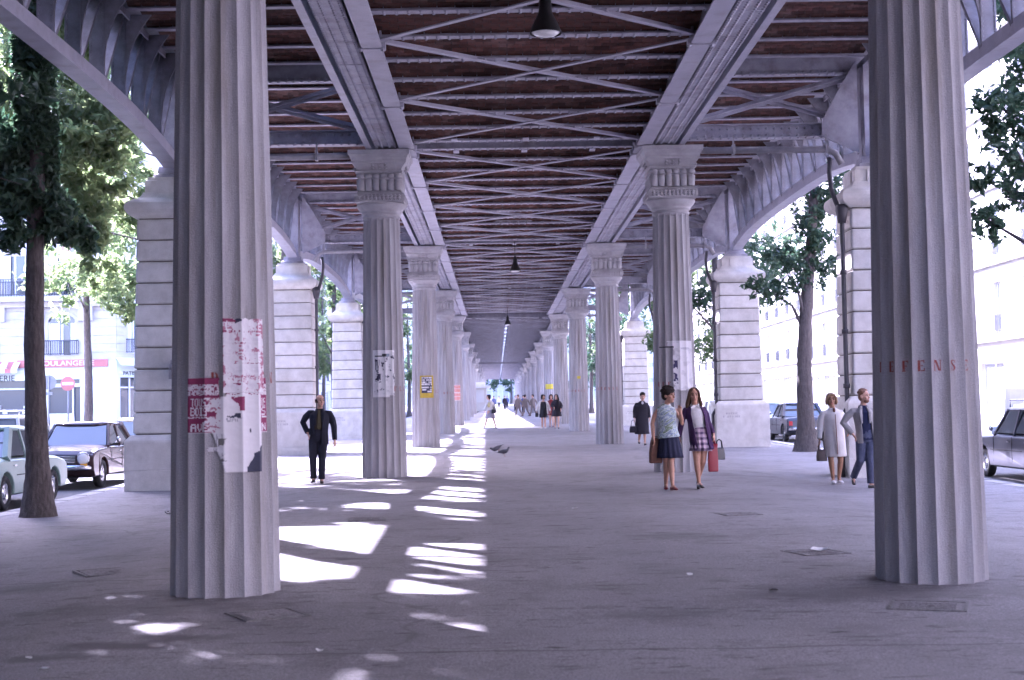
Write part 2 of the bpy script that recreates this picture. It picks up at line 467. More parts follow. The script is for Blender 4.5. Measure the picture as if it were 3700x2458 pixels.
# ------------------------------------------------------------------ the steel viaduct
S = 17.1
COLS = [12.1 + S * k for k in range(-1, 15)]     # column lines (Y)
NST = 5                                         # last station line index (k = 4) -> Y = 80.5
YS0, YS1 = -12.0, 80.9
XL, XR = -2.31, 3.66                            # column rows
PL, PR = -6.55, 7.87                            # pier rows
ZC = 6.89                                       # capital top
ZJ = 7.06                                       # centre joists, underside
ZS = 8.70                                       # side joists, underside
JS = 1.35
viaduct = empty('viaduct', (0, 0, 0), 0, 'riveted grey steel viaduct with red brick vaults carried on two rows of stone columns', 'viaduct')

RV = [(0, 0)]
def rivet(mb, x, y, z, r=.017, d=(0, 0, -1)):
    r *= 1.45
    d = Vector(d); a = d.orthogonal().normalized(); b = d.cross(a); c = Vector((x, y, z))
    q = [c + a * r + b * r, c - a * r + b * r, c - a * r - b * r, c + a * r - b * r]
    q2 = [c + (p - c) * .55 + d * r * .8 for p in q]
    mb.add(q + q2, [(0, 1, 5, 4), (1, 2, 6, 5), (2, 3, 7, 6), (3, 0, 4, 7), (4, 5, 6, 7)])

def joist_lines():
    """(Y, double?) of every joist in the station part"""
    ys = []
    for k in range(-1, 4):
        c = 12.1 + S * k
        for i in range(13): ys.append(c + .45 + JS * i)
    ys = [c for c in ys if YS0 < c < YS1]
    return sorted(ys + [80.5 - .0])
JY = joist_lines()

# longitudinal girders over each column row
for side, X in ((-1, XL), (1, XR)):
    s = -side                                    # towards the centre
    # smooth inner girder
    g = MB(); xc = X + s * .57
    g.box(xc - .15, xc + .15, YS0, YS1, 6.91, 6.94)
    g.box(xc - .012, xc + .012, YS0, YS1, 6.94, 7.58)
    go = g.build('smooth_girder', M['steel2'], viaduct)
    sp = MB()
    sp.box(-.165, .165, -.035, .035, 6.893, 6.908)
    for e in (-1, 1):
        sp.cbox(e * .165, 0, 6.94, .07, .14, .09); sp.cbox(e * .13, 0, 7.05, .03, .22, .2); rivet(sp, e * .165, 0, 6.895, .022)
    spm = sp.mesh('splice_plate'); spm.materials.append(M['steel2'])
    for k in range(-1, 4):
        for i in range(5):
            y = 12.1 + S * k + .45 + 4.05 * i
            if YS0 < y < YS1: link('splice_plate', spm, go, (xc, y, 0))
    # riveted middle girder
    g = MB(); xc = X + s * .15
    g.box(xc - .215, xc + .215, YS0, YS1, 6.95, 6.975)
    for e in (-.09, .09): g.box(xc + e - .01, xc + e + .01, YS0, YS1, 6.975, 8.95)
    g.box(xc - .16, xc + .16, YS0, YS1, 7.5, 7.52)
    ro = g.build('riveted_girder', M['steel'], viaduct)
    rv = MB()
    y = 6.0
    while y < 62:
        for e in (-.19, -.075, .075, .19): rivet(rv, xc + e, y, 6.95, .016)
        y += .11 if y < 32 else .16
    y = YS0
    while y < YS1:
        rv.box(xc - .222, xc + .222, y - .02, y + .02, 6.942, 6.949); y += JS
    tag(rv.build('rivets', M['steel'], ro), kind='stuff')
    # narrow outer girder
    g = MB(); xc = X - s * .2
    g.box(xc - .06, xc + .06, YS0, YS1, 6.92, 6.94)
    g.box(xc - .01, xc + .01, YS0, YS1, 6.94, 7.6)
    g.build('narrow_girder', M['steel2'], viaduct)

# centre joists
jx0, jx1 = XL + .585, XR - .585
def joist_mesh(x0, x1, h, w, rvts=True):
    mb = MB()
    mb.box(x0, x1, -w / 2, w / 2, 0, .022)
    mb.box(x0, x1, -.008, .008, .022, h)
    if rvts:
        x = x0 + .1
        while x < x1:
            for e in (-.055, .055): rivet(mb, x, e, 0, .016)
            x += .17
    return mb
jm = joist_mesh(jx0, jx1, .36, .17).mesh('joist'); jm.materials.append(M['steel'])
for y in JY: link('joist', jm, viaduct, (0, y, ZJ))
# small ties between the paired joists
tm = MB()
for k in range(0, 4):
    c = 12.1 + S * k
    for fx in (.2, .5, .8):
        x = jx0 + (jx1 - jx0) * fx
        tm.box(x - .06, x + .06, c - .80, c - .53, ZJ - .02, ZJ - .003); tm.box(x - .06, x + .06, c + .53, c + .8, ZJ - .02, ZJ - .003)
tm.build('tie_plate', M['steel2'], viaduct)
# X bracing under the joists, each brace a part
xm = MB()
xm.bar((jx0, -2.02, 0), (jx1, 2.02, 0), .095, .02); xm.bar((jx0, 2.02, -.021), (jx1, -2.02, -.021), .095, .02)
xm.bar((jx0, -2.02, .035), (jx1, 2.02, .035), .018, .05)
xme = xm.mesh('cross_brace'); xme.materials.append(M['steel2'])
for k in range(-1, 4):
    for i in range(4):
        y = 12.1 + S * k + .45 + 2.025 + 4.05 * i
        if YS0 + 2 < y < YS1 - 2: link('cross_brace', xme, viaduct, (0, y, ZJ - .026))

# brick jack arches
def vault_pts(i, n, span, rise):
    t = i / n
    return (-span / 2 + span * t, rise * (1 - (2 * t - 1) ** 2))
def vault(x0, x1, span, rise, ncourse=15, blen=.245, bricks=True):
    """backing + bricks, springing at local z = 0, centred on y = 0"""
    back = MB(); pts = [vault_pts(i, 12, span, rise) for i in range(13)]
    poly = [(y, z + .022) for y, z in pts] + [(span / 2, rise + .16), (-span / 2, rise + .16)]
    back.prism(poly, 'x', x0, x1)
    bl = []
    for c in range(ncourse):
        y0, z0 = vault_pts(c + .07, ncourse, span, rise); y1, z1 = vault_pts(c + .93, ncourse, span, rise)
        off = (c % 2) * blen / 2
        x = x0 - off + .005
        while x < x1:
            a, b = max(x, x0 + .004), min(x + blen - .014, x1 - .004)
            if b - a > .03: bl.append((a, b, y0, z0, y1, z1))
            x += blen
    return back, bl
def brick_into(mb, a, b, y0, z0, y1, z1, j):
    d = .028
    z0 -= j; z1 -= j
    mb.add([(a, y0, z0), (b, y0, z0), (b, y1, z1), (a, y1, z1), (a, y0, z0 + d + j), (b, y0, z0 + d + j), (b, y1, z1 + d + j), (a, y1, z1 + d + j)],
           [(0, 3, 2, 1), (0, 1, 5, 4), (1, 2, 6, 5), (2, 3, 7, 6), (3, 0, 4, 7)])
def brick_mat_noise(m):  # colour varies brick by brick
    N = m.node_tree.nodes; L = m.node_tree.links
    b = N['Principled BSDF']; src = b.inputs['Base Color'].links[0].from_socket
    g = N.new('ShaderNodeNewGeometry'); h = N.new('ShaderNodeHueSaturation'); r = N.new('ShaderNodeMapRange')
    r.inputs['To Min'].default_value = .5; r.inputs['To Max'].default_value = 1.6
    L.new(g.outputs['Random Per Island'], r.inputs['Value']); L.new(r.outputs['Result'], h.inputs['Value'])
    L.new(src, h.inputs['Color']); L.new(h.outputs['Color'], b.inputs['Base Color'])
brick_mat_noise(M['brick'])
def vault_meshes(x0, x1, nm):
    bk, bl = vault(x0, x1, JS - .02, .17)
    me1 = bk.mesh('brick_vault'); me1.materials.append(M['mortar'])
    mb = MB(); rr = random.Random(nm)
    for b in bl: brick_into(mb, *b, rr.uniform(0, .008))
    me2 = mb.mesh('bricks'); me2.materials.append(M['brick'])
    return me1, me2, bl
vc1, vc2, vcl = vault_meshes(jx0 + .02, jx1 - .02, 3)
sl1, sl2, _ = vault_meshes(PL + .2, XL - .32, 4)
sr1, sr2, _ = vault_meshes(XR + .32, PR - .2, 5)
gaps = [((a + b) / 2) for a, b in zip(JY[:-1], JY[1:]) if b - a > 1.2]
for y in gaps:
    vo = link('brick_vault', vc1, viaduct, (0, y, ZJ + .06))
    if abs(y - min(gaps, key=lambda g: abs(g - 19.7))) < .01:      # the vault that shows largest: every brick apart
        cent = {}
        rr = random.Random(11); n = 0
        for b in vcl:
            if n >= 300: break
            a0, b0, y0, z0, y1, z1 = b
            key = (round(b0 - a0, 3), round(y1 - y0, 3), round(z1 - z0, 3))
            if key not in cent:
                mb = MB(); brick_into(mb, -(b0 - a0) / 2, (b0 - a0) / 2, -(y1 - y0) / 2, -(z1 - z0) / 2, (y1 - y0) / 2, (z1 - z0) / 2, 0)
                me = mb.mesh('brick'); me.materials.append(M['brick']); cent[key] = me
            link('brick', cent[key], vo, ((a0 + b0) / 2, (y0 + y1) / 2, (z0 + z1) / 2 - rr.uniform(0, .008))); n += 1
    else:
        tag(link('bricks', vc2, vo), kind='stuff')
    for a, b in ((sl1, sl2), (sr1, sr2)):
        vo = link('brick_vault', a, viaduct, (0, y, ZS + .06)); tag(link('bricks', b, vo), kind='stuff')
# narrow gaps over the column lines closed by a plate
fl = MB()
for k in range(-1, 5):
    c = 12.1 + S * k
    fl.box(jx0, jx1, c - .45, c + .45, ZJ + .30, ZJ + .33)
    fl.box(PL, XL - .3, c - .45, c + .45, ZS + .3, ZS + .33); fl.box(XR + .3, PR, c - .45, c + .45, ZS + .3, ZS + .33)
fl.build('floor_plate', M['mortar'], viaduct)  # dark colour stands in for the shade between the paired joists
# side joists
for x0, x1 in ((PL - .1, XL - .26), (XR + .26, PR + .1)):
    sm_ = joist_mesh(x0, x1, .34, .16, False).mesh('side_joist'); sm_.materials.append(M['steel'])
    for y in JY: link('side_joist', sm_, viaduct, (0, y, ZS))
# deck slabs, platform edge and parapets (what the trains and passengers stand on)
d = MB()
d.box(XL + .3, XR - .3, YS0, YS1, 7.46, 7.6)
d.box(PL - .55, XL - .02, YS0, YS1, 9.12, 9.3); d.box(XR + .02, PR + .55, YS0, YS1, 9.12, 9.3)
d.box(PL - .2, PL - .02, YS0, YS1, 9.31, 11.4); d.box(PR + .02, PR + .2, YS0, YS1, 9.31, 11.4)
d.box(PL - .4, PL + .25, YS0, YS1, 8.95, 9.11); d.box(PR - .25, PR + .4, YS0, YS1, 8.95, 9.11)
d.build('deck_slab', M['steel'], viaduct)
d = MB(); d.box(PL - .55, PR + .55, -95, YS0 - .05, 7.4, 9.3); d.build('deck_slab', M['steel'], viaduct)

# cross frames of the side bays on every column line: lower girder, upper girder and an X between them
def tgirder(y, z0, z1, xa, xb, fl=.15, name='transverse_girder'):
    mb = MB()
    mb.box(xa, xb, y - fl, y + fl, z0, z0 + .025); mb.box(xa, xb, y - .01, y + .01, z0 + .025, z1); mb.box(xa, xb, y - fl * .85, y + fl * .85, z1, z1 + .02)
    x = xa + .1
    while x < xb:
        for zz in (z0 + .07, z1 - .06): rivet(mb, x, y - .01, zz, .02, (0, -1, 0))
        rivet(mb, x, y - .1, z0, .018)
        x += .16
    return mb.build(name, M['steel'], viaduct)
for k in range(-1, 5):
    c = 12.1 + S * k
    for xa, xb, px, sg in ((PL + .3, XL - .33, PL, 1), (XR + .33, PR - .3, PR, -1)):
        tgirder(c, 7.10, 7.38, xa, xb)
        tgirder(c, 8.42, 8.98, xa, xb, .12)
        for q, (za, zb_) in enumerate(((7.42, 8.4), (8.4, 7.42))):
            b_ = MB(); yy = c - .05 + .1 * q
            b_.bar((xa, yy, za), (xb, yy, zb_), .02, .15, (0, 0, 1)); b_.bar((xa, yy - .045, za), (xb, yy - .045, zb_), .09, .02, (0, 0, 1))
            b_.build('cross_frame_brace', M['steel'], viaduct)
        g = MB()
        e = px + sg * .32
        g.prism([(e, 6.75), (e + sg * .75, 7.10), (e + sg * .75, 7.42), (e + sg * .25, 8.3), (e, 8.69)], 'y', c - .2, c - .16)
        g.build('gusset', M['steel'], viaduct)

# arched edge girders between the piers
def zch(u): return 6.62 + .37 * (1 - abs(u) ** 3.2)
def arch_girder(y0, px, sg):
    """px pier row, sg = direction towards the viaduct centre"""
    root = MB(); NN = 28; half = S / 2 - .34; yc = y0 + S / 2
    pts = [(yc + half * (2 * i / NN - 1), zch(2 * i / NN - 1)) for i in range(NN + 1)]
    poly = [(y, z) for y, z in pts] + [(y, z + .03) for y, z in reversed(pts)]
    root.prism(poly, 'x', px - .15, px + .17)
    poly = [(y, z + .03) for y, z in pts] + [(y, z + .26) for y, z in reversed(pts)]
    for e in (-.10, .12): root.prism(poly, 'x', px + e - .012, px + e + .012)
    o = root.build('arch_girder', M['steel2'], viaduct)
    tc_ = MB(); tc_.box(px - .2, px + .2, y0, y0 + S, 8.66, 8.69); tc_.box(px - .2, px - .17, y0, y0 + S, 8.56, 8.66); tc_.box(px + .17, px + .2, y0, y0 + S, 8.56, 8.66)
    tc_.build('top_chord', M['steel'], o)
    # end posts on the piers
    for ye in (y0 + .14, y0 + S - .14):
        ep = MB(); ep.box(px - .2, px + .2, ye - .11, ye + .11, 6.64, 8.66); ep.build('end_post', M['steel'], o)
    return o
strut_cache = {}
def strut(o, px, sg, ya, za, yb, zb, wide):
    key = (sg, round(yb - ya, 3), round(za, 2), wide)
    if key not in strut_cache:
        t = .022; n = 7; vs_ = []; fs = []
        for i in range(n + 1):
            q = i / n
            z = za + (zb - za) * q; y = (yb - ya) * q
            inner = .11 + (.46 * q ** 2.8 if wide else 0)
            for (x, yy) in ((-.13, -t), (inner, -t), (inner, t), (-.13, t)):
                vs_.append((sg * x, y + yy, z))
        for i in range(n):
            for j in range(4):
                k = (j + 1) % 4
                fs.append((i * 4 + j, i * 4 + k, i * 4 + 4 + k, i * 4 + 4 + j))
        fs += [(3, 2, 1, 0), (n * 4, n * 4 + 1, n * 4 + 2, n * 4 + 3)]
        mb = MB().add(vs_, fs)
        # edge angles with rivet rows
        dz = zb - za; dy = yb - ya
        for e in (-.11, .09):
            m_ = 9
            for i in range(1, m_ * 2):
                q = i / (m_ * 2)
                rivet(mb, sg * e, dy * q - t, za + dz * q, .013, (0, -1, 0))
        mb.bar((sg * -.12, 0, za), (sg * -.12, dy, zb), .03, .07, (0, 1, 0)); mb.bar((sg * .10, 0, za), (sg * .10, dy, zb), .03, .07, (0, 1, 0))
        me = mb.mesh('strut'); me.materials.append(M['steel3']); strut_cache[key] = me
        bm = bmesh.new(); bm.from_mesh(me); bmesh.ops.recalc_face_normals(bm, faces=bm.faces); bm.to_mesh(me); bm.free()
    return link('strut', strut_cache[key], o, (px, ya, 0))
for px, sg in ((PL, 1), (PR, -1)):
    for k in range(-1, 4):
        y0 = 12.1 + S * k
        o = arch_girder(y0, px, sg)
        if k < 0: continue
        yc = y0 + S / 2
        for i in range(12):
            ya = y0 + .45 + JS * i + .16; yb = ya + JS
            zc = lambda y: zch(max(-1, min(1, (y - yc) / (S / 2 - .34)))) + .2
            ym = ya + JS * .5
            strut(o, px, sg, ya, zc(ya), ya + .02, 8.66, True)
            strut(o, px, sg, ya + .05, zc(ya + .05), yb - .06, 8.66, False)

# horizontal drain pipes from the column tops to the piers
def drain(k, X, px, sg):
    c = 12.1 + S * k
    mb = MB(); y = c - .42; z = 6.80
    e = px + sg * 1.02
    mb.tube([(X - sg * .6, y, z), (e, y, z - .02), (e - sg * .16, y, z - .1), (e - sg * .28, y, z - .32)], .07, 8)
    for t in (.3, .75):
        xx = X + (px - X) * t
        mb.cbox(xx, y, z + .01, .05, .18, .2); mb.box(xx - .015, xx + .015, y - .015, y + .015, z + .1, 7.1)
    mb.build('drain_pipe', M['pipe'], viaduct)
for k in range(1, 5):
    drain(k, XL, PL, 1); drain(k, XR, PR, -1)

# end beam of the station and the plain deck beyond it
YE = 262.0
far = empty('viaduct', (0, 0, 0), 0, 'plain steel viaduct, coloured dark for shade, running on into the distance beyond the station', 'viaduct')
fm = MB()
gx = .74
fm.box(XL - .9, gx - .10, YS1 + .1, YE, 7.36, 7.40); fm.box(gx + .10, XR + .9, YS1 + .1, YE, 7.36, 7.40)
fm.build('deck_slab', M['dark'], far)  # slab colour paints the shade under the far deck
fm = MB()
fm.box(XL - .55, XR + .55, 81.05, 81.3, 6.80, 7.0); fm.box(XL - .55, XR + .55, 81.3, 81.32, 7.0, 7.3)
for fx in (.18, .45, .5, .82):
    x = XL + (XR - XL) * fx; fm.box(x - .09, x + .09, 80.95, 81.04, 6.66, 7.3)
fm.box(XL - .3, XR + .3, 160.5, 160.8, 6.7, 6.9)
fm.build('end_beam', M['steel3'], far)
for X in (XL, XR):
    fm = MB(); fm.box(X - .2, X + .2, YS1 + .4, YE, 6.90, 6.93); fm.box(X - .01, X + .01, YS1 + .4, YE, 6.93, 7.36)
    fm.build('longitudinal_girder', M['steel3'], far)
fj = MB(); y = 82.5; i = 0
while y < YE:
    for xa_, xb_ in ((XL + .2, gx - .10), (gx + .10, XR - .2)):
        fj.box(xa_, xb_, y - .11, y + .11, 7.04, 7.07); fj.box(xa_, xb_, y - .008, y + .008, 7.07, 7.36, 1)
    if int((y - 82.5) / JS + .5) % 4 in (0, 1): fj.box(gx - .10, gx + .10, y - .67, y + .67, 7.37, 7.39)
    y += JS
tag(fj.build('joists', [M['steel'], M['dark']], far), kind='stuff')  # dark webs, light flanges: shading of the ribs put into the colour

# ------------------------------------------------------------------ stone columns
NF = 18
def rad0(z):
    t = max(0, min(1, (z - .1) / 5.4))
    return .462 - .088 * (t ** 1.15)
def flute_r(a, z, depth=.034):
    """radius of the fluted shaft at angle a"""
    p = (a / (2 * PI) * NF) % 1.0
    e = abs(p - .5) * 2                        # 1 at the arris, 0 mid flute
    return rad0(z) - depth * (1 - e ** 2.2)
def shaft_mesh():
    mb = MB(); per = 7; n = NF * per
    zs = [-.4, .1, 1.0, 2.0, 3.0, 4.0, 4.8, 5.3, 5.48]
    rings = [[(flute_r(2 * PI * j / n, z) * math.cos(2 * PI * j / n), flute_r(2 * PI * j / n, z) * math.sin(2 * PI * j / n), z) for j in range(n)] for z in zs]
    # the flutes die out under the neck
    rings.append([(rad0(5.5) * math.cos(2 * PI * j / n), rad0(5.5) * math.sin(2 * PI * j / n), 5.55) for j in range(n)])
    mb.loft(rings, 0, False)
    return mb
sh_me = shaft_mesh().mesh('shaft'); sh_me.materials.append(M['shaft'])
def capital_meshes():
    out = []
    e = MB()
    e.lathe([(.37, 5.48), (.385, 5.50), (.385, 5.53), (.37, 5.545), (.372, 5.57), (.40, 5.585), (.41, 5.60), (.40, 5.615), (.43, 5.65), (.475, 5.70), (.505, 5.745), (.51, 5.775), (.49, 5.795)], 40)
    out.append(('echinus', e))
    b = MB()
    b.sq([(.49, 5.79), (.495, 5.80), (.495, 5.965), (.455, 5.985)])
    for q in range(4):
        a = q * PI / 2
        rot = Matrix.Rotation(a, 3, 'Z')
        for i in range(-5, 6):                    # bead panel
            for zz in (5.86, 5.905):
                p = rot @ Vector((i * .08, -.495, zz)); n_ = rot @ Vector((0, -1, 0))
                rivet(b, p.x, p.y, p.z, .022, n_)
        for fx in (-.46, .46):
            p = rot @ Vector((fx, -.497, 5.883)); b.cbox(p.x, p.y, p.z, .02, .02, .12)
    out.append(('abacus', b))
    f = MB()
    f.sq([(.44, 5.985), (.445, 6.01), (.40, 6.03), (.415, 6.25), (.42, 6.37), (.425, 6.39), (.47, 6.40), (.475, 6.43), (.44, 6.44), (.47, 6.5), (.53, 6.57), (.545, 6.585), (.545, 6.63), (.56, 6.64), (.57, 6.69), (.58, 6.70), (.6, 6.745), (.62, 6.75), (.62, 6.84)])
    for q in range(4):
        rot = Matrix.Rotation(q * PI / 2, 3, 'Z')
        for i in range(6):
            x = -.375 + .15 * i
            ring = []
            for z, r in ((6.03, .06), (6.06, .072), (6.24, .074), (6.26, .06)):
                ring.append([rot @ Vector((x + r * math.cos(PI + PI * j / 8), -.405 + r * .75 * math.sin(PI + PI * j / 8) - (z - 6.03) * .06, z)) for j in range(9)])
            f.loft(ring, 0, True, True, False)
            ring = []
            for z, r in ((6.285, .03), (6.30, .066), (6.335, .078), (6.37, .066), (6.385, .03)):
                ring.append([rot @ Vector((x + r * math.cos(PI + PI * j / 8), -.415 + r * .8 * math.sin(PI + PI * j / 8), z)) for j in range(9)])
            f.loft(ring, 0, True, True, False)
        # scroll ornament in the cavetto
        for x, w in ((-.13, .05), (-.06, .02), (0, .05), (.06, .02), (.13, .05)):
            p = rot @ Vector((x, -.53, 6.5)); 
            for dz in (-.03, .03):
                c = rot @ Vector((x, -.52 - dz * .4, 6.505 + dz)); f.ell(c, w * .6, w * .6, .022, 6, 4)
    out.append(('frieze_block', f))
    return out
cap_parts = []
for nm, mb in capital_meshes():
    bm = bmesh.new(); me = mb.mesh(nm); bm.from_mesh(me); bmesh.ops.recalc_face_normals(bm, faces=bm.faces); bm.to_mesh(me); bm.free()
    me.materials.append(M['cap']); cap_parts.append((nm, me))

# stencilled serif letters, unit box height 1
def G(ch):
    st = .3
    def rect(x0, y0, x1, y1): return [(x0, y0), (x1, y0), (x1, y1), (x0, y1)]
    if ch == 'D':
        arc = [(.42 + .38 * math.sin(a), .5 - .5 * math.cos(a)) for a in [PI * i / 8 for i in range(9)]]
        arc2 = [(.42 + .14 * math.sin(a), .5 - .4 * math.cos(a)) for a in [PI * i / 8 for i in range(8, -1, -1)]]
        return [rect(.06, 0, .32, 1), arc + arc2]
    if ch in 'EF':
        g = [rect(.06, 0, .32, 1), rect(.37, .9, .74, 1), rect(.66, .74, .74, .9), rect(.37, .46, .58, .55)]
        if ch == 'E': g += [rect(.37, 0, .76, .1), rect(.68, .1, .76, .27)]
        else: g += [rect(0, 0, .42, .07)]
        return g
    if ch == 'N':
        return [rect(.05, 0, .13, 1), rect(.68, 0, .76, 1), [(.05, 1), (.3, 1), (.72, .02), (.5, .02)], rect(0, 0, .2, .06), rect(.6, .94, .84, 1)]
    if ch == 'S':
        return [[(.62, .98), (.7, .98), (.7, .7), (.64, .7)], [(.1, .72), (.2, .95), (.4, 1), (.58, .93), (.55, .86), (.4, .92), (.3, .86), (.3, .74), (.7, .4), (.55, .3)],
                [(.1, .02), (.17, .02), (.17, .3), (.1, .3)], [(.22, .06), (.42, 0), (.66, .08), (.72, .28), (.66, .44), (.5, .36), (.52, .16), (.42, .08)]]
    if ch == "'": return [rect(.3, .7, .48, 1)]
    if ch == 'A': return [[(.0, 0), (.12, 0), (.42, .9), (.38, 1)], [(.5, 0), (.78, 0), (.5, 1), (.4, .98)], rect(.22, .3, .55, .38)]
    if ch == 'I': return [rect(.26, 0, .52, 1)]
    if ch == 'C': return [[(.4 + .36 * math.cos(a), .5 + .5 * math.sin(a)) for a in [R(50 + 260 * i / 9) for i in range(10)]] + [(.42 + .14 * math.cos(a), .5 + .38 * math.sin(a)) for a in [R(50 + 260 * i / 9) for i in range(9, -1, -1)]]]
    if ch == 'H': return [rect(.03, 0, .27, 1), rect(.53, 0, .77, 1), rect(.3, .45, .5, .55)]
    if ch == 'R': return [rect(.06, 0, .32, 1), [(.37, 1), (.62, .97), (.72, .75), (.62, .53), (.37, .48), (.37, .57), (.5, .62), (.52, .76), (.5, .88), (.37, .92)], [(.4, .45), (.56, .45), (.8, 0), (.6, 0)]]
    return []
def lettering_mesh(txt, flute0, zc, h=.09, step=1):
    """one letter to a flute, sprayed on the stone"""
    mb = MB()
    for i, ch in enumerate(txt):
        a0 = (flute0 + i * step + .5) / NF * 2 * PI
        for poly in G(ch):
            # densify so that it hugs the flute
            dense = []
            for p, q in zip(poly, poly[1:] + poly[:1]):
                for t in (0, .34, .67): dense.append((p[0] + (q[0] - p[0]) * t, p[1] + (q[1] - p[1]) * t))
            v = []
            for x, y in dense:
                z = zc + (y - .5) * h; r = flute_r(a0, z) + .012
                a = a0 + (x - .4) * h * .92 / rad0(z)
                rr = max(flute_r(a, z), flute_r(a0, z)) + .003
                v.append((rr * math.cos(a), rr * math.sin(a), z))
            mb.add(v, [tuple(range(len(v)))])
    me = mb.mesh('lettering'); me.materials.append(M['red_paint'])
    return me

ORD = ['zeroth', 'first', 'second', 'third', 'fourth', 'fifth', 'sixth', 'seventh', 'eighth', 'ninth', 'tenth', 'eleventh', 'twelfth', 'thirteenth', 'fourteenth', 'fifteenth', 'sixteenth', 'seventeenth']
special = {(-1, 1): 'fluted stone column plastered with torn magenta posters, closest to the lens',
           (1, 1): 'fluted stone column stencilled DEFENSE in red across its flutes, closest to the lens',
           (-1, 2): 'fluted column with the torn black and white poster, behind the man in the dark suit',
           (1, 2): 'fluted column with a pale torn poster, behind the two women walking together',
           (-1, 3): 'fluted column carrying the yellow framed poster',
           (1, 3): 'fluted column between the woman in the black coat and the two women in the distance',
           (-1, 5): 'fluted column carrying a small pink poster',
           (1, 6): 'fluted column carrying a small yellow notice'}
letL = lettering_mesh("DEFENSE", 13, 1.79)
letR = lettering_mesh("DEFENSE", 9.22, 1.79, step=.91)
for side, X in ((-1, XL), (1, XR)):
    for k, y in enumerate(COLS):
        row = 'left' if side < 0 else 'right'
        if k == 0: lab = 'fluted stone column behind the camera in the %s row' % row
        else: lab = special.get((side, k), '%s fluted column of the %s row counted from the front' % (ORD[k], row))
        t = empty('stone_column', (X, y, 0), 0, lab, 'column', 'fluted columns under the viaduct')
        so = link('shaft', sh_me, t); so.rotation_euler = (0, 0, 0)
        c0 = link('capital', cap_parts[2][1], t, (0, 0, .05))
        link('abacus', cap_parts[1][1], c0); link('echinus', cap_parts[0][1], c0)
        if k <= 4:
            link('lettering', letR if side > 0 else letL, so, (0, 0, gz(X, y)))
        if side > 0 and k == 3 or side < 0 and k == 3:
            bx = MB(); bx.box(-.2, .2, -.3, .3, 6.892, 6.94); bx.box(-.25, .25, -.35, .35, 6.94, 6.948)
            bx.build('bearing_block', M['steel2'], t)

# ------------------------------------------------------------------ masonry piers
def stone_block(hw0, hw1, z0, z1, r=.03):
    """one rusticated course, rounded edges, square on plan, battered"""
    mb = MB(); n = 5; rings = []
    zs = [(z0, -r), (z0 + r * .3, -r * .3), (z0 + r, 0), ((z0 + z1) / 2, 0), (z1 - r, 0), (z1 - r * .3, -r * .3), (z1, -r)]
    for z, d in zs:
        h = hw0 + (hw1 - hw0) * (z - z0) / (z1 - z0) + d
        ring = []
        for cx, cy, a0 in ((1, 1, 0), (-1, 1, 90), (-1, -1, 180), (1, -1, 270)):
            for i in range(4):
                a = R(a0 + 30 * i); ring.append((cx * (h - .05) + .05 * math.cos(a), cy * (h - .05) + .05 * math.sin(a), z))
        rings.append(ring)
    mb.loft(rings, 0, False)
    return mb
pier_cache = {}
def pier_mesh_set(n, zp):
    if (n, zp) in pier_cache: return pier_cache[(n, zp)]
    out = []
    zt = 5.55; h = (zt - zp - .0) / n
    hw = lambda z: .72 - .08 * (z - 1.2) / 4.3
    pl = MB(); pl.sq([(.855, -.5), (.855, .5), (.845, .503), (.845, .512), (.855, .515), (.852, zp - .16), (.84, zp - .12), (.75, zp - .02), (.70, zp - .012)])
    out.append(('plinth', pl, M['lime']))
    for i in range(n):
        z0 = zp + i * h
        out.append(('stone_course', stone_block(hw(z0), hw(z0 + h), z0 + .012, z0 + h - .012), M['lime']))
    core = MB(); core.sq([(hw(zp) - .05, zp - .05), (hw(zt) - .05, zt + .02)])
    out.append(('joint_core', core, M['joint']))
    co = MB(); co.sq([(.66, 5.56), (.70, 5.585), (.74, 5.60), (.80, 5.65), (.835, 5.72), (.84, 5.79), (.82, 5.86), (.76, 5.91), (.69, 5.945), (.63, 5.97), (.585, 6.0), (.55, 6.05), (.53, 6.1)])
    out.append(('cornice', co, M['lime']))
    nk = MB(); nk.sq([(.5, 6.0), (.5, 6.34), (.46, 6.36), (.46, 6.42)])
    for q in range(4):
        rot = Matrix.Rotation(q * PI / 2, 3, 'Z')
        v = [rot @ Vector(p) for p in ((-.25, -.54, 5.98), (.25, -.54, 5.98), (.25, -.5, 5.98), (-.25, -.5, 5.98), (-.25, -.53, 6.35), (.25, -.53, 6.35), (.25, -.49, 6.35), (-.25, -.49, 6.35))]
        nk.add(v, [(0, 3, 2, 1), (4, 5, 6, 7), (0, 1, 5, 4), (1, 2, 6, 5), (2, 3, 7, 6), (3, 0, 4, 7)])
    out.append(('neck', nk, M['lime']))
    be = MB(); be.sq([(.36, 6.42), (.36, 6.5), (.3, 6.52), (.27, 6.66)])
    out.append(('bearing', be, M['steel']))
    res = []
    for nm, mb, m in out:
        me = mb.mesh(nm); bm = bmesh.new(); bm.from_mesh(me); bmesh.ops.recalc_face_normals(bm, faces=bm.faces); bm.to_mesh(me); bm.free()
        me.materials.append(m); res.append((nm, me))
    pier_cache[(n, zp)] = res
    return res
pier_lab = {(-1, 2): 'rusticated limestone pier with an electric box, behind the poster column and the parked cars',
            (1, 2): 'rusticated limestone pier directly behind the couple walking arm in arm',
            (-1, 3): 'rusticated limestone pier behind the man in the dark suit',
            (1, 3): 'rusticated limestone pier between the two women and the leaning tree'}
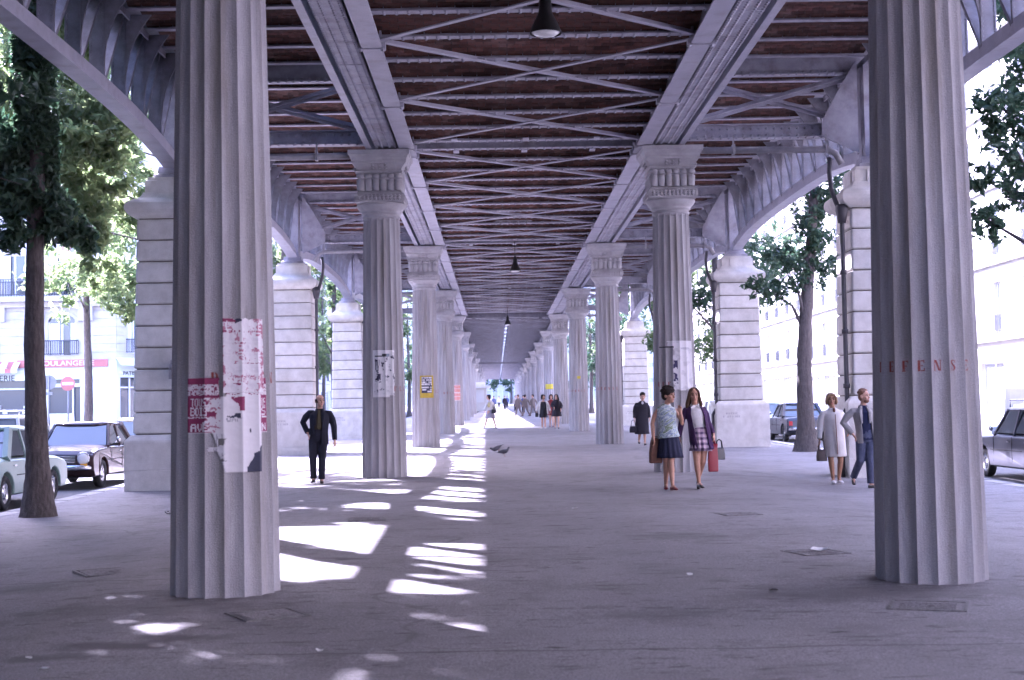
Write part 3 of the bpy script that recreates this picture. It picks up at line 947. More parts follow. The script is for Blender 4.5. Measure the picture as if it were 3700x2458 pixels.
def down_pipe(t, px, sg):
    mb = MB(); x = sg * .80; y = -.55
    mb.tube([(sg * .98, -.42, 6.6), (sg * 1.02, -.5, 6.3), (sg * 1.0, y, 5.95), (sg * .92, y, 5.7), (x, y, 5.4), (x, y, 1.5), (sg * .92, y, 1.3), (sg * .92, y, .1)], .05, 8)
    for z in (5.35, 4.2, 3.0, 1.9): mb.lathe([(.07, z), (.07, z + .09)], 8, (x, y, 0))
    mb.lathe([(.08, 5.25), (.13, 5.5), (.13, 5.62)], 8, (x, y, 0))
    mb.build('downpipe', M['downpipe'], t)
insc = None
def inscription(t):
    v = []
    mb = MB()
    for li, txt in enumerate(('DEFENSE', "D'AFFICHER")):
        h = .062; w = .05
        x = -.02 * (1 if li else 0) - .62 + (.07 if li == 0 else 0)
        for ch in txt:
            for poly in G(ch): mb.add([(x + p[0] * w, -.856, 1.3 - li * .1 + p[1] * h) for p in poly], [tuple(range(len(poly)))])
            x += w * 1.1
    mb.build('inscription', M['grey_paint'], t, (0, -.003, 0))
for side, px, sg in ((-1, PL, 1), (1, PR, -1)):
    for k in range(0, 6):
        y = 12.1 + S * (k - 1)
        n, zp = (10, 1.22) if (side, k) == (-1, 2) else (9, 1.75)
        row = 'left' if side < 0 else 'right'
        lab = pier_lab.get((side, k), '%s limestone pier of the %s row counted from the front' % (ORD[max(1, k)], row) if k else 'limestone pier behind the camera in the %s row' % row)
        t = empty('stone_pier', (px, y, 0), 0, lab, 'pier', 'limestone piers under the arched girders')
        for nm, me in pier_mesh_set(n, zp): link(nm, me, t)
        if k >= 1: down_pipe(t, px, sg)
        if k >= 2 and (side, k) != (-1, 2): inscription(t)
        if (side, k) == (-1, 2):
            mb = MB(); mb.cbox(.12, -.80, 2.42, .16, .12, .22); mb.lathe([(.06, 0), (.07, .05), (.0701, .09), (.03, .1)], 10, (.12, -.86, 2.5)); mb.cbox(.12, -.8, 2.62, .09, .1, .14)
            mb.tube([(.17, -.76, 2.3), (.18, -.77, 1.5), (.18, -.79, 1.25), (.2, -.88, 1.1), (.2, -.88, .1)], .022, 6)
            mb.build('electric_box', M['pipe'], t)

# ------------------------------------------------------------------ pendant lamps
def lamp(x, y, zb, lab):
    t = empty('pendant_lamp', (x, y, zb), 0, lab, 'lamp', 'pendant lamps under the viaduct')
    mb = MB(); mb.lathe([(.19, 0), (.188, .03), (.16, .10), (.125, .17), (.085, .25), (.075, .33), (.075, .40), (.05, .43), (.03, .5)], 20, caps=False)
    mb.build('shade', M['black'], t)
    mb = MB(); mb.lathe([(.04, -.035), (.12, -.02), (.172, .012), (.172, .02), (.05, .03)], 20)
    mb.build('diffuser', M['glass_bulb'], t)
    mb = MB(); mb.tube([(0, 0, .48), (0, 0, ZJ - zb)], .012, 6); mb.build('rod', M['black'], t)
lamp(.66, 16.8, 6.07, 'black bell lamp hanging large at the top of the view')
lamp(.68, 46.4, 6.10, 'black bell lamp hanging halfway down the viaduct')
lamp(.66, 76.0, 6.10, 'small black bell lamp hanging near the far end of the station')
cl = MB()
for i in range(4): cl.ell((.2 + .25 * i, 41.0, ZJ - .07), .04, .04, .045, 6, 4)
cl.box(.05, 1.1, 40.98, 41.02, ZJ - .03, ZJ - .005)
cl.build('insulator_row', M['pipe'], viaduct)
# ------------------------------------------------------------------ posters pasted round the columns
FONT = {'A': '0E1111 1F1111 11', 'B': 0}
PX = {  # 5 x 7 block letters
 'A': "01110 10001 10001 11111 10001 10001 10001", 'B': "11110 10001 10001 11110 10001 10001 11110", 'C': "01111 10000 10000 10000 10000 10000 01111",
 'D': "11110 10001 10001 10001 10001 10001 11110", 'E': "11111 10000 10000 11110 10000 10000 11111", 'I': "01110 00100 00100 00100 00100 00100 01110",
 'L': "10000 10000 10000 10000 10000 10000 11111", 'N': "10001 11001 11001 10101 10011 10011 10001", 'O': "01110 10001 10001 10001 10001 10001 01110",
 'R': "11110 10001 10001 11110 10100 10010 10001", 'S': "01111 10000 10000 01110 00001 00001 11110", 'T': "11111 00100 00100 00100 00100 00100 00100",
 'U': "10001 10001 10001 10001 10001 10001 01110", 'V': "10001 10001 10001 10001 01010 01010 00100", 'M': "10001 11011 10101 10101 10001 10001 10001",
 'P': "11110 10001 10001 11110 10000 10000 10000", 'F': "11111 10000 10000 11110 10000 10000 10000", 'G': "01111 10000 10000 10111 10001 10001 01110", ' ': "00000 00000 00000 00000 00000 00000 00000"}
def in_text(txt, u, v, u0, u1, v0, v1):
    """is (u,v) inside the bold block lettering of txt filling the box"""
    if not (u0 <= u < u1 and v0 <= v < v1): return False
    n = len(txt); q = (u - u0) / (u1 - u0) * n; i = int(q); fx = (q - i) * 5.6
    if fx >= 5: return False
    rows = PX.get(txt[i], PX[' ']).split()
    fy = int((v1 - v) / (v1 - v0) * 7); fy = min(6, max(0, fy))
    fxi = int(fx)
    return rows[fy][fxi] == '1' or (fxi > 0 and rows[fy][fxi - 1] == '1' and fx - fxi < .45)
def fbm(x, y, s=0): return mnoise.fractal(Vector((x, y, s)), 1.0, 2.0, 4)
def poster(name, X, Y, a_c, z0, z1, width, fn, nu, nv, label, lift=.006, group=None):
    """paper pressed into the flutes of the column at (X, Y); fn(u, v) -> colour or None where torn away"""
    t0 = a_c - width / 2 / .45; t1 = a_c + width / 2 / .45
    vs_, fs, cols = [], [], []
    def pt(u, v):
        a = t0 + (t1 - t0) * u; z = z0 + (z1 - z0) * v
        r = flute_r(a, z, .019) + lift + .003 * fbm(u * 6, v * 9, 3.3)
        return (r * math.cos(a), r * math.sin(a), z)
    idx = {}
    def vi(i, j):
        if (i, j) not in idx: idx[(i, j)] = len(vs_); vs_.append(pt(i / nu, j / nv))
        return idx[(i, j)]
    for j in range(nv):
        for i in range(nu):
            c = fn((i + .5) / nu, (j + .5) / nv)
            if c is None: continue
            fs.append((vi(i, j), vi(i + 1, j), vi(i + 1, j + 1), vi(i, j + 1))); cols.append(c)
    me = bpy.data.meshes.new(name); me.from_pydata(vs_, [], fs)
    ca = me.color_attributes.new('print', 'FLOAT_COLOR', 'CORNER')
    flat = []
    for c in cols: flat += [c[0], c[1], c[2], 1.0] * 4
    ca.data.foreach_set('color', flat)
    me.polygons.foreach_set('use_smooth', [True] * len(fs))
    me.materials.append(M['print'])
    o = link(name, me, None, (X, Y, 0))
    m = o.modifiers.new('thick', 'SOLIDIFY'); m.thickness = .0015; m.offset = -1
    return tag(o, label, 'poster', group)
WH = (.62, .60, .62); MG = (.21, .024, .08); MG2 = (.38, .16, .22); NV = (.03, .032, .06)
def fn_upper(u, v):
    # pink printed sheet, mostly rubbed off
    t = fbm(u * 4, v * 8, 1.0)
    if v > .97 + .02 * fbm(u * 9, 0, 5): return None
    base = WH
    streak = fbm(u * 16, v * 3, 2.0) > .16
    ink = any(in_text(s, u, v, .06, .97, a, b) for s, a, b in (('CONTRE', .82, .93), ('LES', .66, .79), ('BOIS', .52, .64), ('TOUS', .40, .50), ('VENEZ', .24, .38), ('NOMBREUX', .13, .2)))
    edge = u > .9 or u < .05
    band = (.79 < v < .815) or (.645 < v < .66) or (.38 < v < .395) or (.10 < v < .125)
    if u < .28 and v > .93 and t < .2: return MG if v < .975 else WH
    if .26 < u < .42 and v > .955 - (.42 - u) * .3 + .02 * t: return NV
    if u > .76 and v > .72 and v < .9 and not ink: return MG2 if t > -.25 else WH
    if band and t > -.1 and streak: return MG
    if edge and not ink and t > 0: return MG2
    if ink: return WH
    f = t + .6 * fbm(u * 30, v * 40, 7)
    if f > .42: return MG2
    if f > .3 and streak: return (.5, .38, .45)
    return (WH[0] - .08 * abs(t), WH[1] - .1 * abs(t), WH[2] - .07 * abs(t))
def fn_lower(u, v):
    t = fbm(u * 5, v * 7, 11.0); tt = t * .12
    # a torn gap between the two sheets above, and the ragged foot
    if .38 + .04 * fbm(0, v * 6, 2) < u < .455 and v > .80: return None
    if u < .24 + .10 * tt and v < .42: return None
    if v < .42 and u < .30 + (.42 - v) * .35 and t > -.05: return None
    if u > .90 and v < .42: return None
    if .36 < u < .46 and .12 < v < .36 and t > .02: return None
    core = .42 + .10 * fbm(v * 6, 1, 3) < u < .90 and v < .80 + tt * .5
    if core:
        if u > .70 and v < .10 + (u - .70) * 1.0 + tt: return NV
        if .47 < u < .62 and .575 + tt * .2 < v < .60 + .03 * fbm(u * 22, 0, 4) or (.56 < u < .62 and .58 < v < .625): return NV
        if in_text('VAC', u, v, .46, .64, .53, .575): return (.3, .3, .33)
        if .74 < u < .76 and .42 < v < .46: return NV
        if u < .68 and v > .65 and v < .8 and t > .1: return MG
        return (WH[0] + .02, WH[1] + .02, WH[2] + .02)
    if v < .42:
        return (.60, .59, .62) if fbm(u * 30, v * 5, 9) > -.25 else (.35, .34, .38)
    if v > .815 and v < .93:
        if fbm(u * 34, v * 46, 8) > .18: return MG
        return (.6, .55, .58)
    if .05 < u < .40 or u >= .90 or u <= .05:
        rub = .23 + .06 * t < u < .42
        if rub and v < .79 and fbm(u * 7, v * 9, 21) > -.28: return WH if fbm(u * 20, v * 26, 4) < .22 else MG2
        if in_text('TOUS', u, v, .03, .235, .70, .785): return WH
        if in_text('BOIS', u, v, .03, .25, .60, .69): return WH
        if .575 < v < .592: return WH if fbm(u * 40, v * 60, 1) > -.1 else MG
        if in_text('AVE', u, v, .03, .27, .435, .515): return WH
        if u >= .90:
            for s, a, b in (('US', .70, .785), ('S', .60, .69), ('N', .435, .515)):
                if in_text(s, u, v, .91, .985, a, b): return WH
        if v < .425: return WH
        return MG if .525 < v < .565 or v > .79 or u < .90 else (.25, .04, .11)
    return WH
A_L1 = R(270)
def ang_of(X, Y, off):
    """angle on the column where a sight line from the camera meets it, off = -1..1 across its visible width"""
    return math.atan2(-Y, -X) + math.asin(off)
y1 = COLS[1]; y2 = COLS[2]; y3 = COLS[3]; y5 = COLS[5]; y6 = COLS[6]
poster('poster', XL, y1, ang_of(XL, y1, .40), 1.77, 2.40, .39, fn_upper, 60, 110, 'torn pink and white poster, upper of the two on the magenta poster column', .012)
poster('poster.001', XL, y1, ang_of(XL, y1, .10), 1.12, 1.895, .74, fn_lower, 96, 120, 'torn magenta poster reading TOUS BOIS AVE with a ragged white foot', .007)
def fn_bw(u, v):
    t = fbm(u * 6, v * 10, 31)
    if u > .92 + .05 * t or (u > .7 and v < .04): return None
    if .08 < u < .72 and .86 < v < .93 - .04 * (u < .4) : return (.04, .045, .05) if u < .6 else (.2, .25, .3)
    if u < .06 or v > .95 or v < .05: return (.66, .65, .66)
    if in_text('TV', u, v, .08, .30, .58, .80): return (.035, .03, .06)
    if .1 < u < .34 and .36 < v < .50 and t > -.12: return (.035, .03, .06)
    if t + .5 * fbm(u * 18, v * 26, 3) > .52: return (.06, .06, .09)
    return (.6, .6, .61) if t < .2 else (.52, .52, .54)
poster('poster.002', XL, y2, ang_of(XL, y2, .04), 1.86 + .02, 2.83, .52, fn_bw, 44, 80, 'torn white poster with black shreds of lettering behind the man in the dark suit')
def fn_y(u, v):
    YE_ = (.42, .30, .022)
    if .12 < u < .84 and .22 < v < .95:
        rows = (('AUX', .86, .93), ('GRAND', .76, .84), ('BAL', .66, .74), ('FETES', .57, .65), ('POPULAIRE', .44, .5), ('DIMANCHE', .34, .4), ('LE SOIR', .25, .31))
        for i, (s, a, b) in enumerate(rows):
            if a <= v < b:
                n = fbm(u * 9, i * 3.1, 5)
                return (.6, .6, .62) if n > -.3 and (u * 13 + i * .37) % 1 > .12 else (.035, .035, .07)
        return (.035, .035, .07)
    return YE_ if fbm(u * 5, v * 6, 2) > -.3 else (.47, .36, .05)
poster('poster.003', XL, y3, ang_of(XL, y3, .12), 2.0, 2.72, .50, fn_y, 40, 60, 'yellow bordered poster with black and white lines of print')
def fn_p(u, v):
    t = fbm(u * 5, v * 8, 51)
    if v > .9 and u < .25 + .1 * t: return None
    if u < .42 + .06 * t and v < .88: return None
    if v < .05 + .03 * t: return None
    if .42 < u < .54 and .18 < v < .62 and t > -.12: return (.035, .03, .09)
    if u < .44 and .86 < v < .90: return (.06, .06, .07)
    if .6 < u < .93 and .84 < v < .88 and t > -.1: return (.4, .4, .45)
    return (.6, .59, .61) if t < .25 else (.5, .49, .52)
poster('poster.004', XR, y2, ang_of(XR, y2, .12), 1.86, 2.92, .80, fn_p, 60, 80, 'pale torn poster with a dark blue strip, above the two women walking together')
def fn_pink(u, v): return (.62, .56, .56) if abs((v * 4) % 1 - .5) > .42 else ((.6, .25, .22) if fbm(u * 7, v * 14, 3) > -.35 else (.62, .45, .43))
poster('poster.005', XL, y5, ang_of(XL, y5, .0), 2.12, 3.0, .62, fn_pink, 20, 30, 'small pink poster in four bands on a distant left column')
poster('poster.006', XR, y6, ang_of(XR, y6, -.1), 2.9, 3.25, .6, lambda u, v: (.6, .5, .05), 12, 8, 'small plain yellow notice on a distant right column')
poster('poster.007', XR, COLS[4], ang_of(XR, COLS[4], .05), 2.88, 3.0, .16, lambda u, v: (.55, .45, .05), 8, 6, 'tiny yellow sticker high on a distant right column')

# ------------------------------------------------------------------ vegetation
def lit_region(x, y):
    """places on the promenade that the photograph shows in full sun: no leaf stands in the way of those rays"""
    n = lambda a, b, c: mnoise.noise(Vector((x * a, y * b, c)))
    if -2.85 < x < -1.2 and 12.6 < y < 18.0: return True
    if -1.2 <= x < .4 and 11.6 < y < 15.6: return True
    if -4.6 < x < -1.3 and 26.5 < y < 33.5: return n(.7, 1.2, 1.0) < (.3 if 30 < y < 32.6 else -.15)
    if -1.3 <= x < .2 and 26.5 < y < 33.5: return n(.7, 1.2, 1.0) < .32
    if -1.2 < x < .2 and 20.0 < y < 26.5: return n(.8, .9, 8.0) < -.02
    if x > -5.5 and y > 36: return n(.4, .25, 2.0) < .28
    return n(1.5, 1.5, 7.0) < -.42
def leaf_mb(pts, size, rr):
    v = []; f = []
    for p in pts:
        s = size * rr.uniform(.6, 1.35)
        n = Vector((rr.gauss(0, 1), rr.gauss(0, 1), rr.gauss(.5, .8))).normalized()
        a = n.orthogonal().normalized(); a = Matrix.Rotation(rr.uniform(0, 6.28), 3, n) @ a; b = n.cross(a)
        q = len(v); d = n * (s * .12)
        v += [p - a * s, p + b * s * .42 + d, p + a * s, p - b * s * .42 + d]
        f += [(q, q + 1, q + 2), (q, q + 2, q + 3)]
    me = bpy.data.meshes.new('crown'); me.from_pydata(v, [], f); me.update()
    return me
def tree(name, x, y, height, trunk_r, clumps, leaves, size, mat_, label, group, seed=1, lean=(0, 0), base=None, sunwise=True, limbs=6, flare=1.0, soft=0.0, extra=None):
    rr = random.Random(seed)
    z0 = (gz(x, y) if KL < x < KR else rz(x, y) + .12) if base is None else base
    t = empty('tree', (x, y, z0), 0, label, 'tree', group)
    tr = MB(); pts = []; rad = []
    for i in range(11):
        q = i / 10; h = q * height * .92
        pts.append((lean[0] * q * q + .06 * math.sin(q * 7 + seed) * min(1, q * 4), lean[1] * q * q + .05 * math.cos(q * 6 + seed) * min(1, q * 4), h - .2))
        rad.append(trunk_r * (1 + .75 * flare * max(0, 1 - h / .75) ** 2) * (1 - .72 * q))
    pts = [(lean[0] * 0, 0, -.25), (0, 0, .0)] + pts[1:]
    rad = [trunk_r * 1.9, trunk_r * 1.6] + rad[1:]
    # finer foot of the trunk
    pts.insert(2, (pts[2][0] * .1, pts[2][1] * .1, .25)); rad.insert(2, trunk_r * 1.28)
    pts.insert(3, (pts[3][0] * .3, pts[3][1] * .3, .6)); rad.insert(3, trunk_r * 1.08)
    tr.tube(pts, rad, 14)
    bt = bpy.data.objects
    o = tr.build('trunk', M['bark'], t)
    sub = o.modifiers.new('s', 'SUBSURF'); sub.levels = 2; sub.render_levels = 2
    dt = bpy.data.textures.get('barkrough') or bpy.data.textures.new('barkrough', 'CLOUDS'); dt.noise_scale = .12
    dm = o.modifiers.new('d', 'DISPLACE'); dm.texture = dt; dm.strength = .05; dm.mid_level = .5
    # limbs towards the clumps
    lb = MB()
    for c in clumps[:limbs]:
        cx, cyy, cz, r = c
        h0 = max(3.4 if trunk_r > .195 else 4.6, cz - 1.3)
        q = min(1, h0 / (height * .92)); p0 = Vector((lean[0] * q * q, lean[1] * q * q, h0)); p1 = Vector((cx, cyy, cz))
        mid = (p0 + p1) / 2 + Vector((rr.uniform(-.2, .2), rr.uniform(-.2, .2), .25))
        r0 = trunk_r * (1 - .7 * q) * .34
        lb.tube([p0, mid, p1], [r0, r0 * .6, r0 * .2], 7)
        for _ in range(4):
            e = p1 + Vector((rr.gauss(0, 1), rr.gauss(0, 1), rr.gauss(0, .7))) * r * .7
            lb.tube([mid + (p1 - mid) * rr.random(), e], [r0 * .25, r0 * .08], 5)
    if lb.v: lb.build('limb', M['bark'], t)
    for clumps, leaves, size, mat_ in [(clumps, leaves, size, mat_)] + ([extra] if extra else []):
        tot = sum(c[3] ** 2 for c in clumps); P = []
        for c in clumps:
            cx, cyy, cz, r = c; n = int(leaves * c[3] ** 2 / tot)
            sub_ = [(Vector((rr.gauss(0, 1), rr.gauss(0, 1), rr.gauss(0, .75))).normalized() * r * rr.uniform(.35, 1.0), r * rr.uniform(.18, .34)) for _ in range(16)]
            k = 0; tries = 0
            while k < n and tries < n * 4:
                tries += 1
                s_, sr = rr.choice(sub_)
                p = Vector((cx, cyy, cz)) + s_ + Vector((rr.gauss(0, 1), rr.gauss(0, 1), rr.gauss(0, .8))) * sr * .55
                wx, wy, wz = p.x + x, p.y + y, p.z + z0
                if PL - .36 < wx < PR + .36 and wz > 6.2 and wy < 82 or PL - .7 < wx < PR + .7 and wz > 8.5: continue      # keep clear of the viaduct
                if wz < z0 + 2.0: continue
                if sunwise:
                    tt = (wz - gz(0, 0)) / -LD.z; gx_, gy_ = wx + LD.x * tt, wy + LD.y * tt
                    near_trunk = (p.x - lean[0] * (p.z / height) ** 2) ** 2 + p.y ** 2 < .33 ** 2
                    if not near_trunk and -5.2 < gx_ < .5 and gy_ > 5 and lit_region(gx_, gy_) and rr.random() > soft: continue
                P.append(p); k += 1
        me = leaf_mb(P, size, rr); me.materials.append(mat_)
        link('crown', me, t)
    return t
def clumps_std(rr, h0, h1, rad, n, bias=(0, 0), rmin=.7, rmax=1.4):
    out = []
    for i in range(n):
        q = rr.random(); z = h0 + (h1 - h0) * q
        a = rr.uniform(0, 6.283); d = rad * math.sqrt(rr.random()) * (1 - .5 * abs(q - .35))
        out.append((d * math.cos(a) + bias[0], d * math.sin(a) + bias[1], z, rr.uniform(rmin, rmax)))
    return out
rr = random.Random(21)
# big plane tree by the left kerb, dark foliage hugging the trunk
cl_ = [(-.1, -.1, 4.6, .6), (.1, .1, 5.0, .65), (-.1, 0, 5.5, .7), (.05, -.1, 6.0, .72), (-.15, .1, 6.6, .75), (-.3, 0, 7.2, .8), (-.4, 0, 7.9, .85), (-.7, .2, 8.6, 1.0), (-.7, .2, 6.0, .7), (-.8, -.2, 7.2, .8), (-1.3, .3, 4.7, .55), (-1.5, -.2, 5.6, .7), (.5, .2, 4.5, .35), (-.9, 0, 5.2, .6), (-1.4, 0, 6.6, .8)]
cl2 = [(-2.4, 0, 6.5, 1.1), (-1.6, 1, 9.5, 1.5), (-2.6, -1, 8.4, 1.4), (-1.6, 1.6, 10.5, 1.4), (-1.8, -1.6, 9.8, 1.4), (-1.0, 4.6, 6.9, .75), (-1.4, 5.2, 7.6, .95), (-1.6, 6.2, 8.7, 1.0), (-2.2, 6.8, 9.6, 1.2), (-2.6, 7.6, 10.8, 1.2), (-1.3, 3.4, 8.4, .8), (-1.5, 5.5, 10, 1.2), (-2.2, 7, 11.6, 1.3), (-1.2, 4, 9.8, 1.0), (-1.3, 2.2, 9.4, 1.0), (-.4, 3.4, 6.6, .65), (-.4, 4.6, 7.0, .7), (-.5, 5.8, 7.3, .7), (-1.0, 4.2, 7.6, .8), (-.9, 5.2, 5.6, .6), (-.9, 6.2, 6.3, .7), (-1.1, 7.0, 7.0, .8), (-1.4, 6.2, 6.2, .7), (-1.2, 7.6, 6.0, .7), (-1.0, 6.4, 5.2, .6)]
ivy = tree('tree', -7.2, 22.45, 12.5, .19, cl_, 30000, .085, M['leaf2'], 'dark ivy-clad street tree standing before the pale parked car', 'street trees', 3, (-.15, 0), flare=1.15, limbs=0, extra=(cl2, 48000, .11, M['leaf3']))  # outer clumps take a paler leaf copy that paints them sunlit
for y, sd in ((15.4, 71), (9.0, 77), (0, 74), (-17, 72), (-34, 73)):
    r2 = random.Random(sd)
    tree('tree', -7.9, y, 12.0, .2, clumps_std(r2, 3.4, 12.8, 3.9, 46, (-1.5, .6), 1.0, 1.8), 60000, .14, M['leaf2'], 'street tree of the left kerb standing beside or behind the camera', 'street trees out of view', sd)
for y, sd in ((7, 75), (-10, 76), (-27, 77)):
    r2 = random.Random(sd)
    tree('tree', 9.3, y, 12.0, .2, clumps_std(r2, 3.4, 10.5, 3.0, 20, (1.5, 0), .9, 1.5), 8000, .16, M['leaf2'], 'street tree of the right kerb standing beside or behind the camera', 'street trees out of view', sd, sunwise=False)
cl_ = [(-4.5, 0, 8, 1.3), (-5, .5, 9.5, 1.4), (-4.2, -.5, 10.8, 1.4), (-3.6, .5, 12, 1.5), (-2.2, 0, 11.5, 1.5), (-3.0, -.6, 6.6, .9), (-2.5, .2, 5.2, .75), (-1.6, .6, 7.4, 1.2), (-1.9, -.6, 4.3, .55), (-3.6, 0, 8.2, 1.2), (-1.3, -1.2, 9.5, 1.4), (.2, .6, 9.8, 1.3), (-2.3, .6, 8.6, 1.1), (-1.2, .3, 5.4, .7), (.1, .4, 5.0, .6)]
tree('tree', -8.2, 39.2, 12.0, .2, cl_, 24000, .10, M['leaf3'], 'leafy street tree whose crown hangs left of the pier with the electric box', 'street trees', 5)
for k, (y, sd) in enumerate(((56.3, 6), (73.2, 8), (91, 9), (112, 10), (135, 12))):
    r2 = random.Random(sd)
    tree('tree', -8.3, y, 12.0, .2, clumps_std(r2, 3.6, 11.5, 2.6, 16, (-.9, 0)), 9000 if k < 1 else 5000, .11 if k < 1 else .17, M['leaf'] if k % 2 else M['leaf3'],
         'leafy street tree, %s along the left kerb behind the dark ivy-clad one' % ORD[k + 1], 'street trees', sd)
# trees on the far pavement, sunlit
for k, (x, y, sd, h) in enumerate(((-16.6, 58, 32, 14), (-16.8, 88, 34, 14), (-16.5, 108, 35, 14), (-16, 132, 36, 14))):
    r2 = random.Random(sd)
    tree('tree', x, y, h, .2, clumps_std(r2, 6.6 if k < 1 else 4.2, h, 3.2, 16, (0, 0), .9, 1.8), 8000, .17, M['leaf3'], 'pale sunlit tree, %s on the far left pavement' % ORD[k + 1], 'trees across the street', sd, sunwise=False)
# right side
cl_ = [(-.2, 0, 4.9, .55), (.05, .1, 5.5, .62), (.2, -.1, 6.1, .65), (.3, 0, 6.7, .7), (.4, 0, 7.4, .9), (-.9, -.2, 4.6, .5), (-1.4, 0, 4.9, .42), (-.6, .2, 5.7, .5), (.9, .2, 5.3, .55), (1.2, 0, 8.6, 1.5), (1.6, .4, 6.9, 1.1), (.2, .8, 9.8, 1.5)]
tree('tree', 9.0, 41.4, 12, .27, cl_, 9000, .095, M['leaf2'], 'leaning scaly-barked tree between the pier and the white-coated woman', 'street trees', 41, (.75, 0), sunwise=False)
cl_ = [(-1.0, -.4, 5.9, .6), (-.6, .3, 5.2, .55), (-1.3, .2, 4.7, .42), (-.4, .1, 6.7, .7), (-1.25, -.3, 6.6, .45), (-.3, -.2, 4.3, .4), (-.6, -.2, 7.8, .9), (.6, .5, 8.7, 1.4), (1.6, -.6, 6.0, 1.0), (.6, .4, 5.6, .9), (-1.5, 0, 5.4, .35)]
tree('tree', 9.9, 24.4, 12, .24, cl_, 11000, .09, M['leaf2'], 'tree at the right edge whose leafy branches hang beside the stencilled column', 'street trees', 43, sunwise=False)
for k, (y, sd) in enumerate(((57.5, 51), (75, 52), (92, 53), (112, 54), (135, 55))):
    r2 = random.Random(sd)
    tree('tree', 9.0, y, 12, .22, clumps_std(r2, 3.6, 11.5, 2.5, 16, (.8, 0)), 8000 if k < 2 else 5000, .12 if k < 2 else .17, M['leaf'] if k % 2 else M['leaf2'],
         'leafy street tree, %s along the right kerb beyond the leaning one' % ORD[k + 1], 'street trees', sd, sunwise=False)
r2 = random.Random(61)
for k, (x, y) in enumerate(((-6, 285), (3, 290), (12, 283), (-14, 270), (20, 275))):
    tree('tree', x, y, 15, .3, clumps_std(r2, 3, 15, 4, 14, (0, 0), 1.5, 2.6), 3500, .4, M['leaf2'], 'hazy tree closing the view at the far end, %s of five' % ORD[k + 1], 'trees closing the view', 62 + k, base=SLOPE * y, sunwise=False)

# ------------------------------------------------------------------ buildings
M['facade'] = mat('facade_stone', (.42, .40, .37), (.5, .475, .44), .85, 1.2, bump=.1, bscale=20, c3=(.27, .25, .23), s3=.7, amt3=.35)
M['facade2'] = mat('facade_plaster', (.46, .44, .41), (.53, .51, .48), .85, 1.0, bump=.1, bscale=20)
M['shop'] = mat('shop_paint', (.62, .68, .63), (.66, .72, .67), .5, 2)
M['pane_pale'] = mat('glare_pane', (.3, .31, .32), (.42, .42, .41), .15, 1.5)  # pale colour stands in for bright glare washing out the panes
M['shutter'] = mat('shutter', (.55, .55, .54), None, .7)
M['iron'] = mat('balcony_iron', (.03, .035, .05), None, .5)
M['zinc'] = mat('zinc_roof', (.16, .17, .19), (.2, .21, .23), .5, 2)
M['redsign'] = mat('sign_red', (.42, .13, .115), None, .5)
M['blue_tile'] = mat('blue_tile', (.06, .08, .13), (.08, .1, .16), .4, 5)
def wall_with_holes(mb, u0, u1, w0, w1, holes, P, t, mi=0):
    """flat wall of thickness t with rectangular holes; P(u, w, d) -> point (d = depth behind the face)"""
    us = sorted({u0, u1} | {h[0] for h in holes} | {h[1] for h in holes}); ws = sorted({w0, w1} | {h[2] for h in holes} | {h[3] for h in holes})
    for i in range(len(us) - 1):
        for j in range(len(ws) - 1):
            cu, cw = (us[i] + us[i + 1]) / 2, (ws[j] + ws[j + 1]) / 2
            if any(h[0] < cu < h[1] and h[2] < cw < h[3] for h in holes): continue
            mb.add([P(us[i], ws[j], 0), P(us[i + 1], ws[j], 0), P(us[i + 1], ws[j + 1], 0), P(us[i], ws[j + 1], 0)], [(0, 1, 2, 3)], mi)
    for h in holes:
        a, b, c, d = h
        q = [(a, c), (b, c), (b, d), (a, d)]
        for k in range(4):
            p, r = q[k], q[(k + 1) % 4]
            mb.add([P(p[0], p[1], 0), P(r[0], r[1], 0), P(r[0], r[1], t), P(p[0], p[1], t)], [(0, 1, 2, 3)], mi)
def pbox(mb, P, u0, u1, w0, w1, d0, d1, mi=0):
    v = [P(u0, w0, d0), P(u1, w0, d0), P(u1, w1, d0), P(u0, w1, d0), P(u0, w0, d1), P(u1, w0, d1), P(u1, w1, d1), P(u0, w1, d1)]
    mb.add(v, [(0, 1, 2, 3), (7, 6, 5, 4), (0, 4, 5, 1), (1, 5, 6, 2), (2, 6, 7, 3), (3, 7, 4, 0)], mi)
def window(root, P, a, b, c, d, shutters=True, balcony=True, fr='white', deep=.25, pane='pane'):
    f = MB(); w = .07
    pbox(f, P, a, a + w, c, d, deep - .1, deep); pbox(f, P, b - w, b, c, d, deep - .1, deep); pbox(f, P, a + w, b - w, d - w, d, deep - .1, deep); pbox(f, P, a + w, b - w, c, c + w, deep - .1, deep)
    m_ = (a + b) / 2; pbox(f, P, m_ - .05, m_ + .05, c + w, d - w, deep - .1, deep)
    fo = f.build('window', M[fr], root)
    g = MB(); pbox(g, P, a + w, b - w, c + w, d - w, deep - .06, deep - .045); g.build('pane', M[pane], fo)
    if shutters:
        s = MB(); pbox(s, P, a - .02, a + .32 * (b - a), c, d, .03, .09); s.build('shutter', M['shutter'], fo)
    if balcony:
        k = MB(); pbox(k, P, a - .15, b + .15, c + .78, c + .83, -.14, -.1); pbox(k, P, a - .15, b + .15, c + .06, c + .1, -.14, -.1)
        u = a - .13
        while u < b + .14: pbox(k, P, u, u + .025, c + .1, c + .78, -.13, -.11); u += .13
        k.build('balcony_rail', M['iron'], fo)
